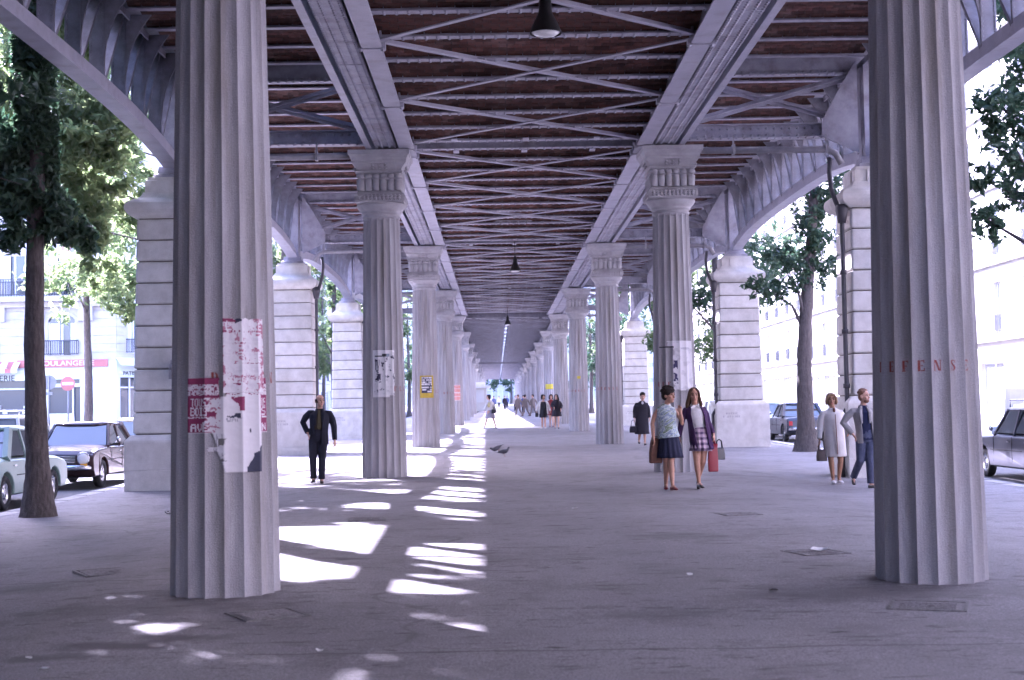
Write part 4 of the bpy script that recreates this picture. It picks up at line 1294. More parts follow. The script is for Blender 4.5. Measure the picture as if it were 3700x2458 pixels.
def facade(root, P, u0, u1, z0, floors, fh, bays, ww, wh, m, t=.5, courses=True, sill=.15, shutters=True, back=9.0):
    holes = []; n = floors
    for fl_ in range(n):
        for b in range(bays):
            c = u0 + (b + .5) * (u1 - u0) / bays; zb = z0 + fl_ * fh + sill
            holes.append((c - ww / 2, c + ww / 2, zb, zb + wh))
    mb = MB(); wall_with_holes(mb, u0, u1, z0, z0 + n * fh, holes, P, t); mb.build('wall', m, root, fix=False)
    for h in holes: window(root, P, *h, shutters=shutters, pane='pane_pale')
    c = MB()
    for fl_ in range(n):
        zc = z0 + fl_ * fh
        pbox(c, P, u0 - .05, u1 + .05, zc - .14, zc + .06, -.18, -.002)
        if courses:
            q = zc + .5
            while q < zc + fh - .4:
                for b in range(bays + 1):
                    ua = u0 if b == 0 else u0 + (b - .5) * (u1 - u0) / bays + ww / 2 + .12
                    ub = u1 if b == bays else u0 + (b + .5) * (u1 - u0) / bays - ww / 2 - .12
                    if ub - ua > .2: pbox(c, P, ua, ub, q, q + .39, -.035, -.002)
                q += .44
    pbox(c, P, u0 - .2, u1 + .2, z0 + n * fh, z0 + n * fh + .3, -.4, t)
    c.build('cornice', m, root)

# --- corner bakery
YB = 80.0
bz = rz(0, YB) + .12
bak = empty('bakery_building', (-3.6, 0, 0), 0, 'corner apartment building with a pale green bakery shop and red BOULANGERIE sign', 'building')
PF = lambda u, w, d: (u, YB + d, w)                      # face towards the camera
UX0, UX1 = -31.0, -17.7
# street corner: a second face turned towards the viaduct
ca = R(-40)
def PC(u, w, d): return (UX1 + u * math.cos(-ca) + d * math.sin(ca) * -1 * -1, YB + u * math.sin(-ca) + d * math.cos(ca), w)
z1 = bz + 4.15
wallm = M['facade']
# upper storeys: one arched window on axis with the door, others beside it
def arched(root, P, c, z, w, h):
    f = MB(); n = 10
    arc = [(c + (w / 2) * math.cos(PI - PI * i / n), z + h - .35 + .45 * math.sin(PI * i / n)) for i in range(n + 1)]
    fr = MB(); pbox(fr, P, c - w / 2 - .0, c - w / 2 + .08, z, z + h - .35, .1, .2); pbox(fr, P, c + w / 2 - .08, c + w / 2, z, z + h - .35, .1, .2); pbox(fr, P, c - .06, c + .06, z, z + h + .1, .1, .2)
    fo = fr.build('window', M['white'], root)
    g = MB(); pts = [(c - w / 2, z)] + arc + [(c + w / 2, z)]
    g.add([P(u, w_, .16) for u, w_ in pts], [tuple(range(len(pts)))]); g.build('pane', M['pane'], fo, fix=False)
    s = MB(); pbox(s, P, c - w / 2 + .1, c - .12, z + .02, z + h - .4, .11, .145); pbox(s, P, c + w * .30, c + w / 2 - .08, z + .02, z + h - .4, .11, .145); s.build('curtain', M['shutter'], fo)
    k = MB(); pbox(k, P, c - w / 2 - .2, c + w / 2 + .2, z + .78, z + .84, -.16, -.1); pbox(k, P, c - w / 2 - .2, c + w / 2 + .2, z + .04, z + .09, -.16, -.1)
    u = c - w / 2 - .18
    while u < c + w / 2 + .2: pbox(k, P, u, u + .03, z + .09, z + .78, -.14, -.11); u += .12
    k.build('balcony_rail', M['iron'], fo)
    # moulding over the arch
    for i in range(n):
        p, q = arc[i], arc[i + 1]
        fx = MB()
    ar = MB(); outer = [(c + (w / 2 + .2) * math.cos(PI - PI * i / n), z + h - .35 + .62 * math.sin(PI * i / n)) for i in range(n + 1)]
    for i in range(n):
        a, b, a2, b2 = arc[i], arc[i + 1], outer[i], outer[i + 1]
        v = [P(a[0], a[1], -.05), P(b[0], b[1], -.05), P(b2[0], b2[1], -.05), P(a2[0], a2[1], -.05), P(a[0], a[1], .15), P(b[0], b[1], .15), P(b2[0], b2[1], .15), P(a2[0], a2[1], .15)]
        ar.add(v, [(0, 1, 2, 3), (0, 4, 5, 1), (2, 6, 7, 3)])
    ar.build('arch_moulding', wallm, root)
mb = MB()
cx_ = -19.93 + .0
wins1 = [(-20.75, 1.55), (-25.0, 1.3), (-29, 1.3)]
fh1, fh2 = 3.55, 3.4
hl = [(c - w / 2, c + w / 2, z1 + .35, z1 + .35 + (2.2 if i == 0 else 2.3)) for i, (c, w) in enumerate(wins1)]
zf2 = z1 + fh1
for f_ in range(4): hl += [(c - .62, c + .62, zf2 + .15 + f_ * fh2, zf2 + 2.5 + f_ * fh2) for c in (-20.75, -23.4, -26.4, -29.2)]
wall_with_holes(mb, UX0, UX1, z1, zf2 + 4 * fh2, hl, PF, .4)
wall_with_holes(mb, 0, 2.2, z1, zf2 + 4 * fh2, [(.7, 1.5, z1 + .4, z1 + 2.5)] + [(.7, 1.5, zf2 + .2 + f_ * fh2, zf2 + 2.4 + f_ * fh2) for f_ in range(4)], PC, .4)
mb.box(UX0, UX1 + .8, YB + 2.2, YB + 9, z1, zf2 + 4 * fh2)
mb.build('wall', wallm, bak, fix=False)
arched(bak, PF, -20.75, z1 + .35, 1.55, 2.2)
for h in hl[1:]: window(bak, PF, *h)
for h in [(.7, 1.5, z1 + .4, z1 + 2.5)] + [(.7, 1.5, zf2 + .2 + f_ * fh2, zf2 + 2.4 + f_ * fh2) for f_ in range(4)]: window(bak, PC, *h)
mb = MB()
q = z1 + .5
while q < zf2 - .5:
    for a, b in ((UX0, -29.8), (-28.2, -25.8), (-24.2, -21.75), (-19.75, UX1)): pbox(mb, PF, a, b, q, q + .42, -.04, -.002)
    pbox(mb, PC, 0, .55, q, q + .42, -.04, -.002); pbox(mb, PC, 1.65, 2.2, q, q + .42, -.04, -.002); q += .47
pbox(mb, PF, UX0, UX1 - .6, zf2 - .2, zf2 + .08, -.75, -.002); pbox(mb, PF, UX0, UX1, zf2 - .5, zf2 - .2, -.3, -.002)
for c in (-22.4, -21.9, -19.6, -19.1, -24, -27): pbox(mb, PF, c - .16, c + .16, zf2 - 1.3, zf2 - .5, -.35, -.002)
mb.build('cornice', wallm, bak)
k = MB(); u = UX0
while u < UX1 - .7: pbox(k, PF, u, u + .03, zf2 + .1, zf2 + 1.0, -.7, -.67); u += .15
pbox(k, PF, UX0, UX1 - .6, zf2 + 1.0, zf2 + 1.05, -.72, -.66); k.build('balcony_rail', M['iron'], bak)
fl_ = leaf_mb([Vector((random.uniform(-22.6, -19.2), YB - .72 + random.uniform(-.12, .1), zf2 + .35 + abs(random.gauss(0, .3)))) for _ in range(500)], .11, random.Random(4)); fl_.materials.append(M['leaf'])
tag(link('balcony_plants', fl_, bak), kind='stuff')
aw = MB(); aw.prism([(-20.9 + .2, zf2 + 3.2), (-20.0, zf2 + 3.3), (-20.3, zf2 + 1.6)], 'y', YB - .5, YB - .46); aw.build('awning', mat('awning_cloth', (.42, .22, .22), None, .8), bak)
# ground floor shop
sh = MB(); zb0 = bz
doors = (-21.65, -20.0)
wall_with_holes(sh, UX0, UX1, zb0, z1, [(-21.65, -19.65, zb0 + .05, zb0 + 2.75), (-21.55, -19.75, zb0 + 2.9, zb0 + 3.15), (-26.6, -22.5, zb0 + .9, zb0 + 3.1), (-30.5, -27.2, zb0 + .9, zb0 + 3.1)], PF, .35)
wall_with_holes(sh, 0, 2.2, zb0, z1, [(.2, 2.0, zb0 + .7, zb0 + 3.2)], PC, .35)
sh.box(UX0, UX1, YB + 2.4, YB + 2.6, zb0, z1); sh.build('shopfront', M['shop'], bak, fix=False)
for a, b, c, d in ((-26.6, -22.5, zb0 + .9, zb0 + 3.1), (-30.5, -27.2, zb0 + .9, zb0 + 3.1)):
    f = MB()
    for u in (a, (a + b) / 2 - .04, b - .08): pbox(f, PF, u, u + .08, c, d, .1, .18)
    pbox(f, PF, a, b, d - .5, d - .42, .08, .2)
    fo = f.build('shop_window', M['shop'], bak); g = MB(); pbox(g, PF, a, b, c, d, .2, .21); g.build('pane', M['pane'], fo)
f = MB()
for u in (.2, .8, 1.3, 1.92): pbox(f, PC, u, u + .08, zb0 + .7, zb0 + 3.2, .1, .18)
pbox(f, PC, .2, 2.0, zb0 + 2.6, zb0 + 2.68, .08, .2); fo = f.build('shop_window', M['white'], bak); g = MB(); pbox(g, PC, .2, 2.0, zb0 + .7, zb0 + 3.2, .2, .21); g.build('pane', M['pane'], fo)
cu = MB()
for u in (.45, 1.05, 1.6): pbox(cu, PC, u, u + .22, zb0 + .75, zb0 + 2.55, .24, .27)
cu.build('curtain', M['shutter'], bak)
f = MB(); pbox(f, PF, -21.65, -21.55, zb0, zb0 + 2.75, .1, .2); pbox(f, PF, -19.75, -19.65, zb0, zb0 + 2.75, .1, .2); pbox(f, PF, -20.2, -20.12, zb0, zb0 + 2.7, .1, .2); pbox(f, PF, -21.65, -19.65, zb0 + 2.7, zb0 + 2.78, .1, .2)
do = f.build('door', M['white'], bak); g = MB(); pbox(g, PF, -21.55, -19.75, zb0 + .05, zb0 + 2.7, .3, .31); pbox(g, PF, -21.55, -19.75, zb0 + 2.9, zb0 + 3.15, .2, .21); g.build('pane', M['pane'], do)
st = MB(); rr = random.Random(5)
for i in range(46):
    u = rr.choice((rr.uniform(-26.4, -22.7), rr.uniform(-30.3, -27.4))); w = rr.choice((1.0, 1.25, 1.55)) + zb0
    pbox(st, PF, u, u + rr.uniform(.1, .3), w, w + rr.uniform(.08, .22), .12, .18)
tag(st.build('window_display', M['white'], bak), kind='stuff')
ba = MB(); pbox(ba, PF, -19.6, UX1, zb0 + .01, zb0 + .55, -.03, -.004); pbox(ba, PC, 0, 2.2, zb0 + .01, zb0 + .6, -.03, -.004); ba.build('plinth', M['blue_tile'], bak)
sg_ = MB(); pbox(sg_, PF, -23.2, -18.15, z1 - .33, z1 + .08, -.14, -.004); so = sg_.build('shop_sign', M['redsign'], bak)
me = text_mesh('BOULANGERIE', .40, M['white'], .01, sx=1.18); link('sign_lettering', me, so, (-20.45, YB - .155, z1 - .125), (R(90), 0, 0))
aw = MB()
for i in range(22):
    u = -30.5 + i * .34
    v = [PF(u, z1 + .0, -.1), PF(u + .34, z1 + .0, -.1), PF(u + .34, z1 - .42, -.7), PF(u, z1 - .42, -.7), PF(u, z1 - .62, -.7), PF(u + .34, z1 - .62, -.7)]
    aw.add(v, [(0, 1, 2, 3), (3, 2, 5, 4)], i % 2)
ao = aw.build('striped_awning', [M['redsign'], M['white']], bak, fix=False); ao.modifiers.new('s', 'SOLIDIFY').thickness = .015
me = text_mesh('CONFISERIE', .36, M['white'], .01, sx=1.1); link('sign_lettering', me, ao, (-24.6, YB - .73, z1 - .27), (R(65), 0, 0))
me = text_mesh('BOULANGERIE', .46, M['iron'], .01, sx=1.05); link('sign_lettering', me, bak, (-24.95, YB - .04, z1 - .92), (R(90), 0, 0))
aw = MB(); v = [PC(-.05, z1 + .15, -.05), PC(2.4, z1 + .1, -.05), PC(2.4, z1 - .35, -.75), PC(-.05, z1 - .3, -.75)]; aw.add(v, [(0, 1, 2, 3)]); ao = aw.build('awning', M['white'], bak, fix=False); ao.modifiers.new('s', 'SOLIDIFY').thickness = .02
me = text_mesh('PATISSERIE', .3, M['iron'], .01); link('sign_lettering', me, bak, PC(1.1, z1 - .72, -.03), (R(90), 0, R(40)))
rf = MB(); zt = zf2 + 4 * fh2; rf.prism([(YB - .2, zt + .3), (YB + 1.6, zt + 3), (YB + 9, zt + 3), (YB + 9, zt + .3)], 'x', UX0, UX1 + .6); ro = rf.build('roof', M['zinc'], bak)
ch = MB()
for u in (-29, -24, -19.5): ch.box(u, u + 1.4, YB + 2, YB + 2.7, zt + 2.5, zt + 4.4)
ch.build('chimney', M['brick'], ro)

# --- other facades lining the streets
def block(name, P, u0, u1, z0, floors, fh, bays, m, label, wheel=(1.15, 2.2), courses=False, depth=9.0, shops=None, sh_=True):
    t = empty(name, (0, 0, 0), 0, label, 'building', 'apartment blocks along the boulevard')
    facade(t, P, u0, u1, z0 + 3.9, floors, fh, bays, wheel[0], wheel[1], m, courses=courses, shutters=sh_)
    g = MB(); hs = []; n = max(2, bays - 1)
    for b in range(n):
        c = u0 + (b + .5) * (u1 - u0) / n; hs.append((c - (u1 - u0) / n * .36, c + (u1 - u0) / n * .36, z0 + .6, z0 + 2.9))
    wall_with_holes(g, u0, u1, z0, z0 + 3.9, hs, P, .4); g.build('shopfront', shops or m, t, fix=False)
    for h in hs: window(t, P, *h, shutters=False, balcony=False, pane='pane_pale')
    bk = MB(); pbox(bk, P, u0, u1, z0, z0 + 3.9 + floors * fh, 1.2, depth); bk.build('wall', m, t)
    r = MB(); zt = z0 + 3.9 + floors * fh + .3
    v = [P(u0, zt, 0), P(u1, zt, 0), P(u1, zt + 2.6, 1.6), P(u0, zt + 2.6, 1.6), P(u0, zt + 2.6, depth), P(u1, zt + 2.6, depth), P(u0, zt, depth), P(u1, zt, depth)]
    r.add(v, [(0, 1, 2, 3), (3, 2, 5, 4), (0, 3, 4, 6), (1, 7, 5, 2)]); r.build('roof', M['zinc'], t, fix=False)
    return t
XRF = 21.0
PRt = lambda u, w, d: (XRF + d, u, w)
ry_ = 6; i = 0
M['cafe'] = mat('cafe_red', (.36, .07, .08), (.42, .1, .1), .6, 3)
for ln, fl, bays, mm in ((15, 5, 5, 'facade2'), (18, 6, 6, 'facade'), (15, 5, 5, 'facade2'), (20, 6, 6, 'facade2'), (22, 6, 6, 'facade'), (30, 6, 8, 'facade2'), (40, 6, 9, 'facade')):
    t = block('apartment_building', PRt, ry_, ry_ + ln - .1, rz(0, ry_) + .12, fl, 3.2, bays, M[mm], 'pale sunlit apartment block, %s along the right side of the boulevard' % ORD[i + 1])
    if i == 2:
        zz = rz(0, ry_) + .12
        a = MB(); a.add([PRt(ry_ + .5, zz + 3.5, -.02), PRt(ry_ + ln - 1, zz + 3.5, -.02), PRt(ry_ + ln - 1, zz + 2.75, -1.8), PRt(ry_ + .5, zz + 2.75, -1.8), PRt(ry_ + .5, zz + 2.5, -1.8), PRt(ry_ + ln - 1, zz + 2.5, -1.8)], [(0, 1, 2, 3), (3, 2, 5, 4)])
        ao = a.build('awning', M['white'], t, fix=False); ao.modifiers.new('s', 'SOLIDIFY').thickness = .02
        a = MB(); pbox(a, PRt, ry_ + .3, ry_ + ln - .5, zz + 3.55, zz + 3.8, -.12, -.01); a.build('shop_sign', M['cafe'], t)
        a = MB()
        for u in (ry_ + 1, ry_ + 5.2, ry_ + 9.4): pbox(a, PRt, u, u + .2, zz, zz + 2.9, -.2, -.01)
        pbox(a, PRt, ry_ + 7, ry_ + 8.2, zz + 1.9, zz + 2.6, -.9, -.82); a.build('cafe_front', M['cafe'], t)
    ry_ += ln; i += 1
for xa, sgn, nm in ((-19.5, -1, 'left'), (21.0, 1, 'right')):
    y_ = -95
    for i_, ln in enumerate((32, 35, 33) if sgn > 0 else (34, 38, 40, 29.5)):
        t = empty('apartment_building', (0, 0, 0), 0, 'apartment block %s side, out of view beside or behind the camera' % nm, 'building', 'apartment blocks out of view')
        b_ = MB(); x0, x1 = sorted((xa, xa + sgn * 10)); b_.box(x0, x1, y_, y_ + ln - .2, rz(0, y_) - .1, 20.5); b_.build('wall', M['facade'], t)
        r_ = MB(); r_.prism([(x0, 20.5), (x0 + 1.5, 23), (x1 - 1.5, 23), (x1, 20.5)], 'y', y_, y_ + ln - .2); r_.build('roof', M['zinc'], t)
        y_ += ln
PLt = lambda u, w, d: (-19.5 - d, -u, w)
ly = 94; i = 0
for ln, fl, bays, mm in ((18, 5, 5, 'facade2'), (24, 6, 7, 'facade'), (30, 6, 8, 'facade2'), (40, 6, 9, 'facade')):
    block('apartment_building', PLt, -(ly + ln - .1), -ly, rz(0, ly) + .12, fl, 3.2, bays, M[mm], 'pale apartment block, %s along the left side beyond the bakery' % ORD[i + 1]); ly += ln; i += 1
PB = lambda u, w, d: (u, 84 + d, w)
block('apartment_building', PB, -52, -34.8, rz(0, 84) + .12, 5, 3.2, 5, M['facade'], 'apartment block joined to the bakery building', courses=True)
PE = lambda u, w, d: (u, 305 + d, w)
block('apartment_building', PE, -40, -10, SLOPE * 305, 6, 3.3, 9, M['facade2'], 'hazy block closing the view on the left of the far trees')
block('apartment_building', PE, -9.8, 15, SLOPE * 305, 6, 3.3, 8, M['facade'], 'hazy block closing the view behind the far trees')
block('apartment_building', PE, 15.2, 45, SLOPE * 305, 6, 3.3, 9, M['facade2'], 'hazy block closing the view on the right of the far trees')
# newspaper kiosk in the middle distance
t = empty('kiosk', (-2.6, 148, gz(-2.6, 148)), 0, 'pale newspaper kiosk far off by the left columns', 'kiosk')
kb = MB(); kb.box(-1.6, 1.6, -1.1, 1.1, .1, 2.5); kb.build('body', M['facade2'], t)
kb = MB(); kb.box(-2.0, 2.0, -1.5, 1.4, 2.5, 2.72); kb.box(-1.4, 1.4, -.9, .9, 2.72, 3.1); kb.build('roof', M['white'], t)
kb = MB(); kb.box(-1.3, 1.3, -1.16, -1.1, 1.0, 2.3); kb.build('hatch', M['shutter'], t)
# ------------------------------------------------------------------ street signs
t = empty('no_entry_sign', (-21.6, 72, rz(0, 72) + .1), 0, 'red no entry sign with a white bar, in front of the bakery door', 'road sign')
mb = MB(); mb.tube([(0, 0, 0), (0, 0, 3.1)], .035, 8); mb.build('pole', M['pipe'], t)
mb = MB(); mb.lathe([(.36, -.008), (.36, .008)], 28); mb.build('disc', M['redsign'], t, (0, -.05, 2.8), (R(90), 0, 0))
mb = MB(); mb.box(-.28, .28, -.07, -.06, 2.73, 2.87); mb.build('white_bar', M['white'], t)
t = empty('round_sign', (-21.95, 70, rz(0, 70) + .1), 0, 'back of a round grey road sign on a pole, beside the bakery door', 'road sign')
mb = MB(); mb.tube([(0, 0, 0), (0, 0, 3.15)], .035, 8); mb.build('pole', M['pipe'], t)
mb = MB(); mb.lathe([(.36, -.008), (.36, .008)], 28); mb.build('disc', M['zinc'], t, (0, .05, 2.85), (R(90), 0, 0))
mb = MB(); mb.cbox(0, 0, 2.3, .36, .05, .14); mb.build('plate', M['zinc'], t)
t = empty('sandwich_board', (-23.2, 76.5, rz(0, 76.5) + .12), 0, 'white advertising board standing on the pavement by the bakery', 'sign')
mb = MB(); mb.bar((0, -.02, 0), (0, -.3, 1.25), 1.3, .03, (0, 1, 0)); mb.build('board', M['white'], t); mb = MB(); mb.bar((0, .5, 0), (0, -.24, 1.2), 1.1, .03, (0, 1, 0)); mb.build('rear_leg', M['white'], t)
# ------------------------------------------------------------------ things lying on the promenade
M['iron_lid'] = mat('iron_lid', (.08, .075, .07), (.2, .19, .185), .6, 25, bump=.5, bscale=60)
def cover(x, y, w, d, rz_, lab):
    t = empty('inspection_cover', (x, y, gz(x, y)), rz_, lab, 'cover', 'iron covers in the promenade')
    mb = MB()
    for a, b, c, e in ((-w / 2, w / 2, -d / 2, -d / 2 + .025), (-w / 2, w / 2, d / 2 - .025, d / 2), (-w / 2, -w / 2 + .025, -d / 2 + .025, d / 2 - .025), (w / 2 - .025, w / 2, -d / 2 + .025, d / 2 - .025)): mb.box(a, b, c, e, -.03, .006)
    mb.build('frame', M['iron_lid'], t)
    mb = MB(); mb.box(-w / 2 + .05, w / 2 - .05, -d / 2 + .05, d / 2 - .05, -.03, -.0005 + .004)
    for i in range(5): mb.box(-w / 2 + .08, w / 2 - .08, -d / 2 + .08 + i * (d - .16) / 5, -d / 2 + .1 + i * (d - .16) / 5, .004, .008)
    mb.build('lid', M['ground'], t)
    return t
for a, p in ((( -3.83, 14.06), (.56, .6, .5)), ((-1.74, 10.74), (.5, .52, .5)), ((3.15, 18.77), (.5, .5, .2)), ((3.14, 14.18), (.5, .52, .3)), ((3.16, 10.55), (.56, .5, -.35)), ((-1.75, 19.02), (.5, .55, .1)), ((-4.95, 22.43), (.5, .5, .3))):
    lab = {-3.83: 'worn square cover left of the magenta poster column', -1.74: 'cover half lost in the paving in front of the magenta poster column', 3.15: 'cover in the open paving right of the middle, nearer than the two women', 3.14: 'cover with white litter on it, left of the stencilled column',
           3.16: 'square broken cover in front of the stencilled column', -1.75: 'cover beside the large sunlit patch', -4.95: 'cover in the paving right of the ivy-clad tree'}[a[0]]
    cover(a[0], a[1], *p, lab)
def scrap(x, y, s, m, lab, cat='litter'):
    rr = random.Random(int(x * 100)); mb = MB(); n = 7
    top = [(s * (1 + .3 * rr.uniform(-1, 1)) * math.cos(2 * PI * i / n), s * .7 * (1 + .3 * rr.uniform(-1, 1)) * math.sin(2 * PI * i / n), .006 + .5 * s * rr.random()) for i in range(n)]
    mb.add(top + [(p[0], p[1], p[2] + .004) for p in top] + [(0, 0, .01)], [(i, (i + 1) % n, 2 * n) for i in range(n)] + [(n + (i + 1) % n, n + i, 2 * n) for i in range(n)])
    tag(mb.build('litter', m, None, (x, y, gz(x, y))), lab, cat, 'scraps of litter on the promenade')
for x, y, s, lab in ((1.08, 20.12, .04, 'white scrap of paper alone in the open paving'), (-1.15, 9.12, .03, 'white scrap beside the sunny patch at the foot of the view'), (3.19, 14.2, .09, 'crumpled white paper lying on an iron cover'),
                     (-2.76, 8.69, .035, 'white scrap at the bottom left, lower of two'), (-2.98, 9.1, .025, 'white scrap at the bottom left, upper of two'), (1.67, 12.55, .03, 'white scrap left of the stencilled column')):
    scrap(x, y, s, M['white'], lab)
scrap(2.19, 11.48, .04, M['bark'], 'small dark stick of litter in front of the stencilled column')

# ------------------------------------------------------------------ cars
def carpaint(name, c, rough=.3): return mat(name, c, tuple(v * .9 for v in c), rough, 3, coat=.15)
M['p_green'] = carpaint('paint_pale_green', (.26, .37, .33)); M['p_brown'] = carpaint('paint_dark_brown', (.045, .022, .02), .2); M['p_white'] = carpaint('paint_white', (.62, .62, .6))
M['p_grey'] = carpaint('paint_grey', (.06, .06, .08), .5); M['p_black'] = carpaint('paint_black', (.022, .022, .035)); M['p_blue'] = carpaint('paint_light_blue', (.33, .42, .5)); M['p_cream'] = carpaint('paint_cream', (.6, .58, .52))
M['seat'] = mat('seat_vinyl', (.06, .04, .035), None, .6)
M['amber'] = mat('amber_lens', (.7, .35, .03), None, .2); M['redlens'] = mat('red_lens', (.4, .02, .02), None, .2); M['lens'] = mat('headlight_lens', (.75, .75, .72), None, .08)
wheel_cache = {}
def wheel(t, x, y, r, side):
    if r not in wheel_cache:
        tb = MB(); tb.lathe([(r * .62, -.075), (r * .9, -.085), (r * .98, -.06), (r, 0), (r * .98, .06), (r * .9, .085), (r * .62, .075), (r * .6, 0), (r * .62, -.075)], 24, caps=False)
        rm = MB(); rm.lathe([(.02, .055), (r * .25, .06), (r * .3, .05), (r * .52, .035), (r * .6, .06), (r * .64, .06), (r * .62, .0)], 20)
        me1 = tb.mesh('tyre'); me1.materials.append(M['rubber']); me2 = rm.mesh('rim'); me2.materials.append(M['chrome']); wheel_cache[r] = (me1, me2)
    me1, me2 = wheel_cache[r]
    w = link('wheel', me1, t, (x, y, r), (0, R(90) * side, 0)); link('rim', me2, w)
def car(x, y, yaw, paint, label, kind='sedan', L=4.35, W=1.62, H=1.45, rack=False, roof_paint=None):
    z = rz(x, y)
    t = empty('parked_car', (x, y, z), yaw, label, 'car', 'cars parked along the boulevard')
    hl, hw = L / 2, W / 2; r = .31; ax = L * .305; ar = .375; zb = .27
    P = []
    def arch(c): return [(c + ar * math.cos(a), r + ar * math.sin(a)) for a in [PI * i / 8 for i in range(9)]]
    tail = [(-hl + .05, zb + .08), (-hl, .5), (-hl + .02, .80), (-hl + .12, .90)] if kind != 'wagon' else [(-hl + .05, zb + .08), (-hl, .5), (-hl + .01, .85), (-hl + .06, .93)]
    top = [(-hl * .62, .945), (-.2, .94), (hl * .36, .945), (hl * .75, .905), (hl - .12, .84), (hl - .03, .76)]
    nose = [(hl, .6), (hl - .02, .40), (hl - .12, zb)]
    P = tail + top + nose + [(ax + ar, zb)] + [p for p in arch(ax) if p[1] > zb] + [(ax - ar, zb), (-ax + ar, zb)] + [p for p in arch(-ax) if p[1] > zb] + [(-ax - ar, zb)]
    mb = MB(); rings = []
    for s_ in (-1, -.965, -.88, -.55, 0, .55, .88, .965, 1):
        e = abs(s_); inset = .05 * max(0, (e - .93) / .07)
        ring = []
        for (py, pz) in P:
            q = pz
            if pz > .7: q = pz - .035 * e ** 2 - inset * (.9 if pz > .8 else .3)
            pyy = py * (1 - .018 * e ** 3) if abs(py) > hl * .8 else py
            k = 1 - .03 * max(0, (pz - .55)) / .4 - .05 * max(0, .45 - pz)
            ring.append((s_ * hw * k, pyy, q))
        rings.append(ring)
    mb.loft(rings, 0, False)
    body = mb.build('body', paint, t); bevel(body, .02, 2, 35)
    # underside and arches
    u = MB(); u.box(-hw + .12, hw - .12, -hl + .2, hl - .2, .24, .6); u.build('underbody', M['dark'], t)
    # greenhouse
    yf, yrf = hl * .36, hl * .14                      # windscreen foot, roof front
    if kind == 'wagon': yr, yrr = -hl + .1, -hl + .32
    else: yr, yrr = -hl * .56, -hl * .33
    bw, rw, zt = hw - .06, hw - .2, H
    base = [(-bw, yr), (bw, yr), (bw, yf), (-bw, yf)]; roof = [(-rw, yrr), (rw, yrr), (rw, yrf), (-rw, yrf)]
    g = MB(); rg = []
    for q, ins in ((-.06, .0), (-.03, .0), (0, .03), (.025, .10), (.04, .25)):
        rg.append([(x_ * (1 - ins), (y_ - (yrr + yrf) / 2) * (1 - ins) + (yrr + yrf) / 2, zt - .04 + q) for x_, y_ in ((-rw, yrr), (-rw * .5, yrr - .03), (rw * .5, yrr - .03), (rw, yrr), (rw + .012, (yrr + yrf) / 2), (rw, yrf), (rw * .5, yrf + .04), (-rw * .5, yrf + .04), (-rw, yrf), (-rw - .012, (yrr + yrf) / 2))])
    g.loft(rg, 0, True)
    z0 = .90
    for s_ in (-1, 1):
        g.bar((s_ * bw, yf, z0), (s_ * rw, yrf, zt - .07), .05, .06, (0, 1, 0)); g.bar((s_ * bw, yr, z0), (s_ * rw, yrr, zt - .07), .10 if kind != 'wagon' else .07, .14 if kind != 'wagon' else .07, (0, 1, 0))
        ym = (yf + yr) / 2 + (.05 if kind != 'wagon' else .35); ymr = ym - .03
        g.bar((s_ * bw, ym, z0), (s_ * rw, ymr, zt - .07), .04, .07, (0, 1, 0))
        if kind == 'wagon':
            g.bar((s_ * bw, ym - .95, z0), (s_ * rw, ymr - .95, zt - .07), .04, .07, (0, 1, 0))
    gh = g.build('roof', roof_paint or paint, t)
    def paneq(nm, pts, th=.012):
        p = [Vector(q) for q in pts]; n = (p[1] - p[0]).cross(p[3] - p[0]).normalized() * th
        m_ = MB(); m_.add(p + [q + n for q in p], [(0, 1, 2, 3), (7, 6, 5, 4), (0, 4, 5, 1), (1, 5, 6, 2), (2, 6, 7, 3), (3, 7, 4, 0)]); m_.build(nm, M['carglass'], t)
    paneq('windscreen', [(-bw + .06, yf - .01, z0 + .03), (bw - .06, yf - .01, z0 + .03), (rw - .04, yrf + .01, zt - .09), (-rw + .04, yrf + .01, zt - .09)])
    paneq('rear_window', [(bw - .08, yr + .02, z0 + .04), (-bw + .08, yr + .02, z0 + .04), (-rw + .06, yrr, zt - .1), (rw - .06, yrr, zt - .1)])
    cuts = [yf - .08, ym, yr + .1] if kind != 'wagon' else [yf - .08, ym, ym - .95, yr + .08]
    for s_ in (-1, 1):
        for a, b in zip(cuts[:-1], cuts[1:]):
            f = lambda yy: yrf + (yy - yf) * (yrf - yrr) / (yf - yr)
            paneq('side_window', [(s_ * (bw - .015), a - .05, z0 + .05), (s_ * (bw - .015), b + .05, z0 + .05), (s_ * (rw - .008), f(b) + .05, zt - .1), (s_ * (rw - .008), f(a) - .05, zt - .1)], .008)
        # doors drawn by their shut lines, handles
        d = MB()
        for yy in cuts[:-1]: d.box(s_ * (hw - .004) - .004, s_ * (hw - .004) + .004, yy - .006, yy + .006, .36, .88)
        d.box(s_ * (hw) - .006, s_ * hw + .006, -ax + .5, ax - .45, .60, .615); d.build('door_seam', M['dark'], t)
        for yy in cuts[1:-1] + [cuts[-1]]:
            h = MB(); h.box(s_ * hw - .015, s_ * hw + .02, yy + .12, yy + .25, .77, .795); h.build('door_handle', M['chrome'], t)
    for nm, yy, sg in (('bumper', hl + .05, 1), ('bumper', -hl - .05, -1)):
        b = MB(); n = 8; rgs = []
        for i in range(n + 1):
            q = 2 * i / n - 1; xx = q * (hw - .02); yo = yy - sg * .16 * abs(q) ** 4
            rgs.append([(xx, yo + .045 * math.cos(a), .47 + .06 * math.sin(a)) for a in [2 * PI * j / 8 for j in range(8)]])
        b.loft(rgs); b.build(nm, M['chrome'], t)
    gr = MB(); gr.box(-.42, .42, hl - .01, hl + .012, .56, .74, 0)
